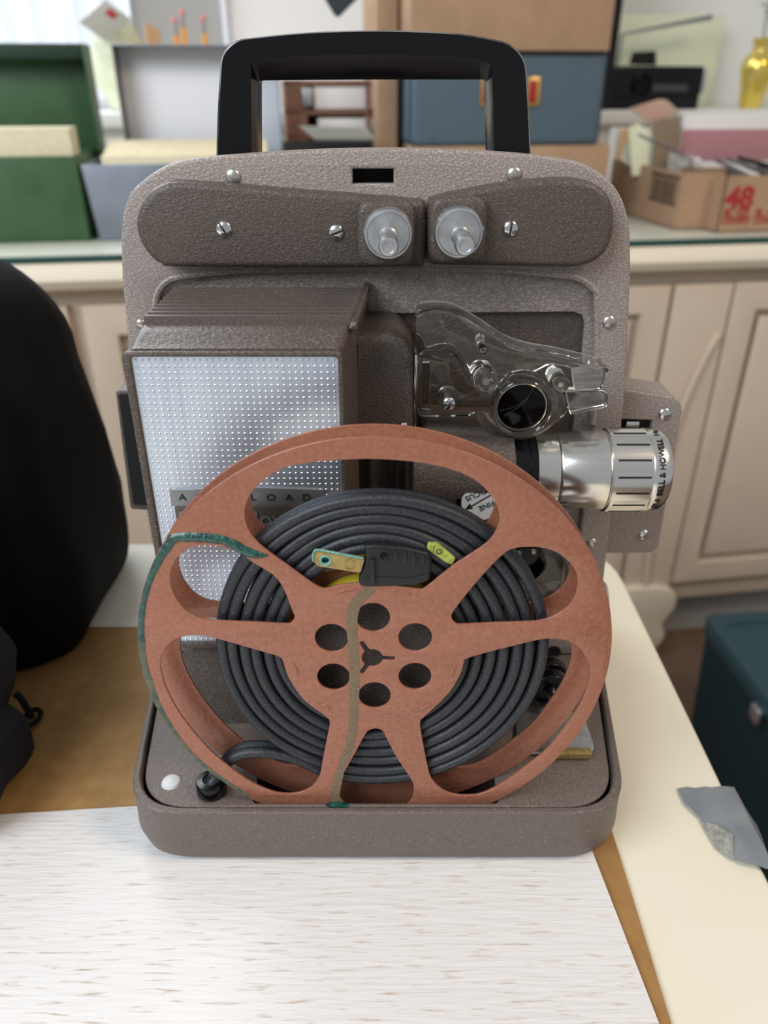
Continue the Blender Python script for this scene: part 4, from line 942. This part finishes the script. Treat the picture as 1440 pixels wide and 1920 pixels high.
# vase
nV = .66; uV, zv0 = gn(1421, 198, nV); _, zv1 = gn(1421, 70, nV); h = zv1-SL
vz = T('vase', 'shiny gold vase with a green stem at the far right', 'vase', tuple(G(uV, nV+.03, SL)))
bm = NB(); k_ = h
lathe(bm, [(.023, 0), (.024, .004), (.028, k_*.25), (.035, k_*.52), (.036, k_*.64), (.028, k_*.76), (.019, k_*.82), (.018, k_*.88), (.023, k_*.99), (.021, k_), (.014, k_*.9)], G(uV, nV+.03, SL+.0003), (0, 0, 1), 36); mk('vase_body', bm, goldv, vz)
st_ = T('flower_stem', 'green leafy stem standing in the gold vase', 'plant', tuple(G(uV, nV+.03, zv1-.02)))
bm = NB(); tube(bm, [G(uV, nV+.03, zv1-.012), G(uV-.004, nV+.03, zv1+.03), G(uV-.002, nV+.03, zv1+.12)], .0018, 6); mk('stem', bm, leafm, st_)
for k in range(5):
    a = k*1.3; o = G(uV-.003, nV+.03, zv1+.035+.012*k); bm = NB(); d_ = (U*math.cos(a)+N*math.sin(a))*.02
    p_ = Vector((0, 0, .006)); w_ = d_.cross(Vector((0, 0, 1))).normalized()*.006
    loft(bm, [[o, o+Vector((0, 0, .0003)), o+Vector((.0003, 0, 0))], [o+d_*.5-w_, o+d_*.5+p_*.8, o+d_*.5+w_], [o+d_+p_, o+d_+p_+Vector((0, 0, .0003)), o+d_+p_+Vector((.0003, 0, 0))]]); mk('leaf', bm, leafm, st_)
# cartons at the right
def obox(bm, P, z0, z1, th=.003):           # open carton from 4 plan corners, counter-clockwise
    for i in range(4):
        a, b = P[i], P[(i+1) % 4]; d_ = (b-a).normalized(); nn = Vector((-d_.y, d_.x, 0))*th
        loft(bm, [[Vector((p.x, p.y, z0)) for p in (a, b, b+nn, a+nn)], [Vector((p.x, p.y, z1)) for p in (a, b, b+nn, a+nn)]])
    loft(bm, [[Vector((p.x, p.y, z0)) for p in P], [Vector((p.x, p.y, z0+th)) for p in P]])
E = H(1265, 431, Z0); Bk = H(1138, 389, Z0); R1 = H(1339, 430, Z0)
PA = [E, R1, R1+(Bk-E), Bk]
zT1 = V(1274, 325, E.y).z
ct1 = T('open_carton', 'open brown carton with a printed dark barcode on its side', 'carton', tuple((PA[0]+PA[2])/2))
bm = NB(); obox(bm, PA, Z0, zT1); mk('carton_body', bm, card, ct1)
dl = (Bk-E).normalized(); nl = Vector((dl.y, -dl.x, 0)); nl = nl if nl.y < 0 else -nl
Lw = (Bk-E).length; hh = zT1-Z0
def onface(s_, z_): return E+dl*s_+Vector((0, 0, z_))
def fbox(bm, s0, s1, z0, z1, th=.0005):
    a = [onface(s0, z0), onface(s1, z0), onface(s1, z1), onface(s0, z1)]
    loft(bm, [[p+nl*.0001 for p in a], [p+nl*th for p in a]])
bm = NB(); s0, s1, q0, q1 = .012, .105, hh*.40, hh*.93
for a in ((s0, s1, q1-.006, q1), (s0, s1, q0, q0+.005), (s0, s0+.002, q0, q1), (s1-.002, s1, q0, q1)): fbox(bm, *a)
x = s0+.008
while x < s1-.008:
    w = random.choice((.0007, .0012, .002, .0028)); fbox(bm, x, x+w, q0+.006, q1-.008); x += w+random.choice((.0008, .0014, .002))
mk('barcode', bm, brink, ct1, label='dark brown printed barcode')
E2 = H(1342, 437, Z0); R2 = E2+U*.30
P2 = [E2, R2, R2+N*.14, E2+N*.14]; zT2 = V(1354, 330, E2.y).z
ct2 = T('open_carton', 'open brown carton with red number 48 at the right edge', 'carton', tuple((P2[0]+P2[2])/2))
bm = NB(); obox(bm, P2, Z0, zT2); mk('carton_body', bm, card, ct2)
n2 = (E2-B0).dot(N)-.0008
def gtext(bm, s_, size, pxx, pyy, **k):
    u, z = gn(pxx, pyy, n2); text(bm, s_, size, lambda x, y, zz: G(u+x, n2-zz, z+y), .0002, 'CENTER', **k)
bm = NB(); gtext(bm, '48', .044, 1387, 373, sx=1.05, offset=.0016)
gtext(bm, 'FL. OZ', .017, 1381, 401, sx=.85, offset=.0006); gtext(bm, 'COUNT', .014, 1380, 414, sx=.95, offset=.0004)
gtext(bm, 'FL. OZ', .017, 1440, 400, sx=.85, offset=.0006); gtext(bm, 'COUNT', .014, 1440, 413, sx=.95, offset=.0004)
mk('printing', bm, redink, ct2, label='red printed lettering')
# what sticks out of the first carton
ctr = (PA[0]+PA[2])/2
def upr(name, p0, p1, nn, mat, label, cat, ztop=None, th=.004, tilt=0):
    u0, n0 = p0; 
    bm = NB()
    return bm
nI = (ctr-B0).dot(N)
def upright(name, pts, n, mat, label, cat, th=.006, bottom=None, group=None):
    bm = NB(); P = gpx(pts, n)
    zb_ = Z0+.0035 if bottom is None else bottom
    P = [(u, max(z, zb_)) for u, z in P]
    gplate(bm, [P], n, th, .0004); return tag(mk(name, bm, mat), label, cat, group)
upright('cream_sheet', [(1164, 300), (1172, 268), (1204, 262), (1210, 330)], nI+.035, paperc, 'cream sheet sticking up at the left end of the barcode carton', 'sheet', .004)
upright('plastic_sleeve', [(1186, 330), (1178, 240), (1196, 232), (1228, 250), (1228, 330)], nI+.020, yelp, 'pale yellow plastic sleeve standing in the barcode carton', 'sleeve', .006)
upright('brown_card', [(1222, 340), (1228, 232), (1240, 222), (1277, 222), (1268, 340)], nI+.01, cardd, 'brown cardboard divider standing in the barcode carton', 'divider', .004)
upright('clear_packet', [(1250, 345), (1256, 285), (1300, 292), (1318, 310), (1330, 345)], nI-.012, film, 'clear plastic packet in front of the brown divider', 'packet', .003)
upright('white_packet', [(1275, 350), (1280, 300), (1312, 294), (1330, 330), (1330, 350)], nI-.002, whitep, 'white packet at the right end of the barcode carton', 'packet', .003)
bm = NB(); gplate(bm, [gpx([(1178, 204), (1236, 186), (1250, 187), (1278, 212), (1222, 232)], nI+.03)], nI+.03, .003, .0005)
uu, zz = gn(1228, 224, nI+.03); gbox(bm, uu-.004, uu+.004, nI+.030, nI+.034, Z0+.0035, zz, .0005)
tag(mk('carton_flap', bm, M('faded_card', (.47, .39, .28), .8, 0, c2=(.55, .33, .26), ns=22)), 'bent faded cardboard flap rising above the barcode carton', 'flap')
bm = NB(); a, b = gn(1198, 253, nI-.06), gn(1302, 302, nI-.06)
tube(bm, [G(a[0], nI-.06, a[1]), G((a[0]+b[0])/2, nI-.055, (a[1]+b[1])/2+.002), G(b[0], nI-.05, b[1]), G(b[0]+.02, nI-.02, Z0+.006)], .0020, 8)
tag(mk('thin_rod', bm, greyst), 'thin dark rod leaning out of the barcode carton', 'rod')
# strips in the 48 carton
for k, (a, b, c, d, mt_) in enumerate(((1318, 300, 1408, 328, greyst), (1345, 300, 1425, 326, whitep), (1372, 298, 1450, 322, greyst), (1395, 296, 1475, 316, blackm))):
    nn_ = n2+.03+.022*k; p, q = gn(a, b, nn_), gn(c, d, nn_); bm = NB()
    p = (max(p[0], gn(1352, 300, nn_)[0]), p[1])
    loft(bm, [[G(p[0], nn_, p[1]), G(p[0], nn_+.018, p[1]+.002), G(p[0], nn_+.018, p[1]-.004), G(p[0], nn_, p[1]-.006)], [G(q[0], nn_, q[1]), G(q[0], nn_+.018, q[1]+.002), G(q[0], nn_+.018, q[1]-.004), G(q[0], nn_, q[1]-.006)]])
    gbox(bm, (p[0]+q[0])/2-.006, (p[0]+q[0])/2+.006, nn_+.002, nn_+.014, Z0+.0035, (p[1]+q[1])/2-.004)
    tag(mk('film_strip', bm, mt_), ('front grey strip lying across the 48 carton', 'white strip between grey strips in the 48 carton', 'rear grey strip lying across the 48 carton', 'black strip at the back of the 48 carton')[k], 'strip')
# pink dotted box
nK = n2+.20; p, q = gn(1270, 300, nK), gn(1470, 208, nK); z_ = gn(1275, 226, nK)[1]
pb = T('pink_box', 'white box with a pink dotted panel behind the 48 carton', 'box', tuple(G((p[0]+q[0])/2, nK+.05, Z0)))
bm = NB(); gbox(bm, p[0], q[0]+.03, nK, nK+.12, Z0, z_+.008, .002); mk('box_body', bm, whitep, pb)
a, b = gn(1282, 243, nK), gn(1460, 300, nK)
bm = NB(); gbox(bm, a[0], q[0]+.02, nK-.001, nK-.0002, b[1], a[1], .0003); pp_ = mk('dotted_panel', bm, pinkp, pb, label='pink panel printed with pale dots')
bm = NB(); nu_, nz_ = 44, 20
for i in range(nu_):
    for j in range(nz_):
        u = a[0]+.003+(q[0]+.014-a[0])*i/(nu_-1); z = b[1]+.002+(a[1]-b[1]-.004)*j/(nz_-1)
        cap(bm, loop(bm, [G(u-.0009, nK-.00115, z), G(u, nK-.00115, z-.0009), G(u+.0009, nK-.00115, z), G(u, nK-.00115, z+.0009)]))
dd_ = mk('printed_dots', bm, whitep, pp_); dd_['kind'] = 'stuff'
nQ = .50
bm = NB(); p, q = gn(1148, 300, nQ), gn(1236, 240, nQ); gbox(bm, p[0], q[0]+.01, nQ, nQ+.03, Z0, q[1], .002); tag(mk('paper_stack', bm, whitep), 'stack of white papers behind the barcode carton', 'papers')
bm = NB(); p, q = gn(1166, 256, nQ-.012), gn(1200, 240, nQ-.012); gbox(bm, p[0], q[0], nQ-.012, nQ-.004, Z0, q[1]-.002, .001); tag(mk('orange_card', bm, M('orange_card', (.75, .48, .25), .7)), 'small orange card in front of the white papers', 'card')
# dark blue tag hanging at the top
bm = NB(); nT = .25; gplate(bm, [gpx([(598, -20), (640, -60), (682, -14), (636, 32), (628, 30)], nT)], nT, .003, .0006)
uu, zz = gn(640, -60, nT); tube(bm, [G(uu, nT+.001, zz-.004), G(uu, nT+.001, zz+.25)], .0008, 6)
tag(mk('hanging_tag', bm, M('slate_card', (.03, .04, .055), .5)), 'dark slate diamond-shaped tag hanging above the handle', 'tag')
# teal bin on the floor
BX, BT = .515, .30
b1 = H(1318, 1150, BT); b2 = H(1440, 1312, BT)
dn = (b1-b2).normalized(); rt = Vector((dn.y, -dn.x, 0))
P = [b1, b1+rt*.42, b1+rt*.42-dn*.55, b1-dn*.55]
bn = T('storage_bin', 'dark teal plastic storage bin on the floor at the right', 'bin', tuple((P[0]+P[2])/2-Vector((0, 0, BT))))
cn = (P[0]+P[2])/2
def lp(s_, z_): return [Vector((cn.x+(p.x-cn.x)*s_, cn.y+(p.y-cn.y)*s_, z_)) for p in rc([Vector((p.x, p.y, 0)) for p in P], .02, 5)]
bm = NB(); loft(bm, [lp(.93, .001), lp(.985, BT-.03)]); mk('bin_body', bm, tealb, bn)
bm = NB(); loft(bm, [lp(.99, BT-.032), lp(1.0, BT-.028), lp(1.0, BT-.003), lp(.99, BT), lp(.90, BT), lp(.895, BT-.004)]); mk('lid', bm, tealt, bn)
bm = NB(); a = b1+rt*.10-dn*.03; b = b1+rt*.32-dn*.03; gbox
loft(bm, [[a, b, b-dn*.02, a-dn*.02], [p+Vector((0, 0, .004)) for p in (a, b, b-dn*.02, a-dn*.02)]]); mk('lid_handle', bm, tealb, bn)
m_ = b2+dn*.01-Vector((0, 0, .035))-rt*.004; bm = NB(); box(bm, (m_.x-.004, m_.y-.012, m_.z-.012), (m_.x+.006, m_.y+.012, m_.z+.012), .003); mk('latch', bm, satin, bn)

# ================================================================= LIGHT AND CAMERA
W = bpy.data.worlds.new('w'); S.world = W; W.use_nodes = True
bg = W.node_tree.nodes['Background']; bg.inputs[0].default_value = (.93, .96, 1, 1); bg.inputs[1].default_value = .38
def area(name, loc, tgt, size, power, col, sy=None):
    l = bpy.data.lights.new(name, 'AREA'); l.size = size; l.energy = power; l.color = col
    if sy: l.shape = 'RECTANGLE'; l.size_y = sy
    o = bpy.data.objects.new(name, l); COL.objects.link(o); o.location = loc
    o.rotation_euler = (Vector(tgt)-Vector(loc)).to_track_quat('-Z', 'Y').to_euler(); return o
area('window_light', (-1.3, -.9, 2.3), (0, .3, .9), 1.5, 52, (.86, .93, 1.), 1.3)
area('rear_window_light', (-1.0, 1.5, 2.1), (0, .3, .8), 1.0, 24, (.88, .94, 1.), .9)
area('ceiling_lamp', (1.2, -.2, 2.3), (.1, .4, .8), .5, 15, (1., .80, .58))
cam = bpy.data.cameras.new('camera'); co = bpy.data.objects.new('camera', cam); COL.objects.link(co)
co.location = (0, 0, CZ); co.rotation_euler = (PI/2-TH, 0, 0)
cam.sensor_fit = 'VERTICAL'; cam.sensor_height = 36; cam.lens = 27; cam.clip_start = .01
cam.dof.use_dof = True; cam.dof.focus_distance = .30; cam.dof.aperture_fstop = 8.5
S.camera = co
S.view_settings.view_transform = 'Standard'; S.view_settings.look = 'None'; S.view_settings.gamma = 1
S.view_settings.use_curve_mapping = False; S.view_settings.exposure = 0
try: S.cycles.use_denoising = True; S.cycles.max_bounces = 12; S.cycles.transmission_bounces = 12
except Exception: pass
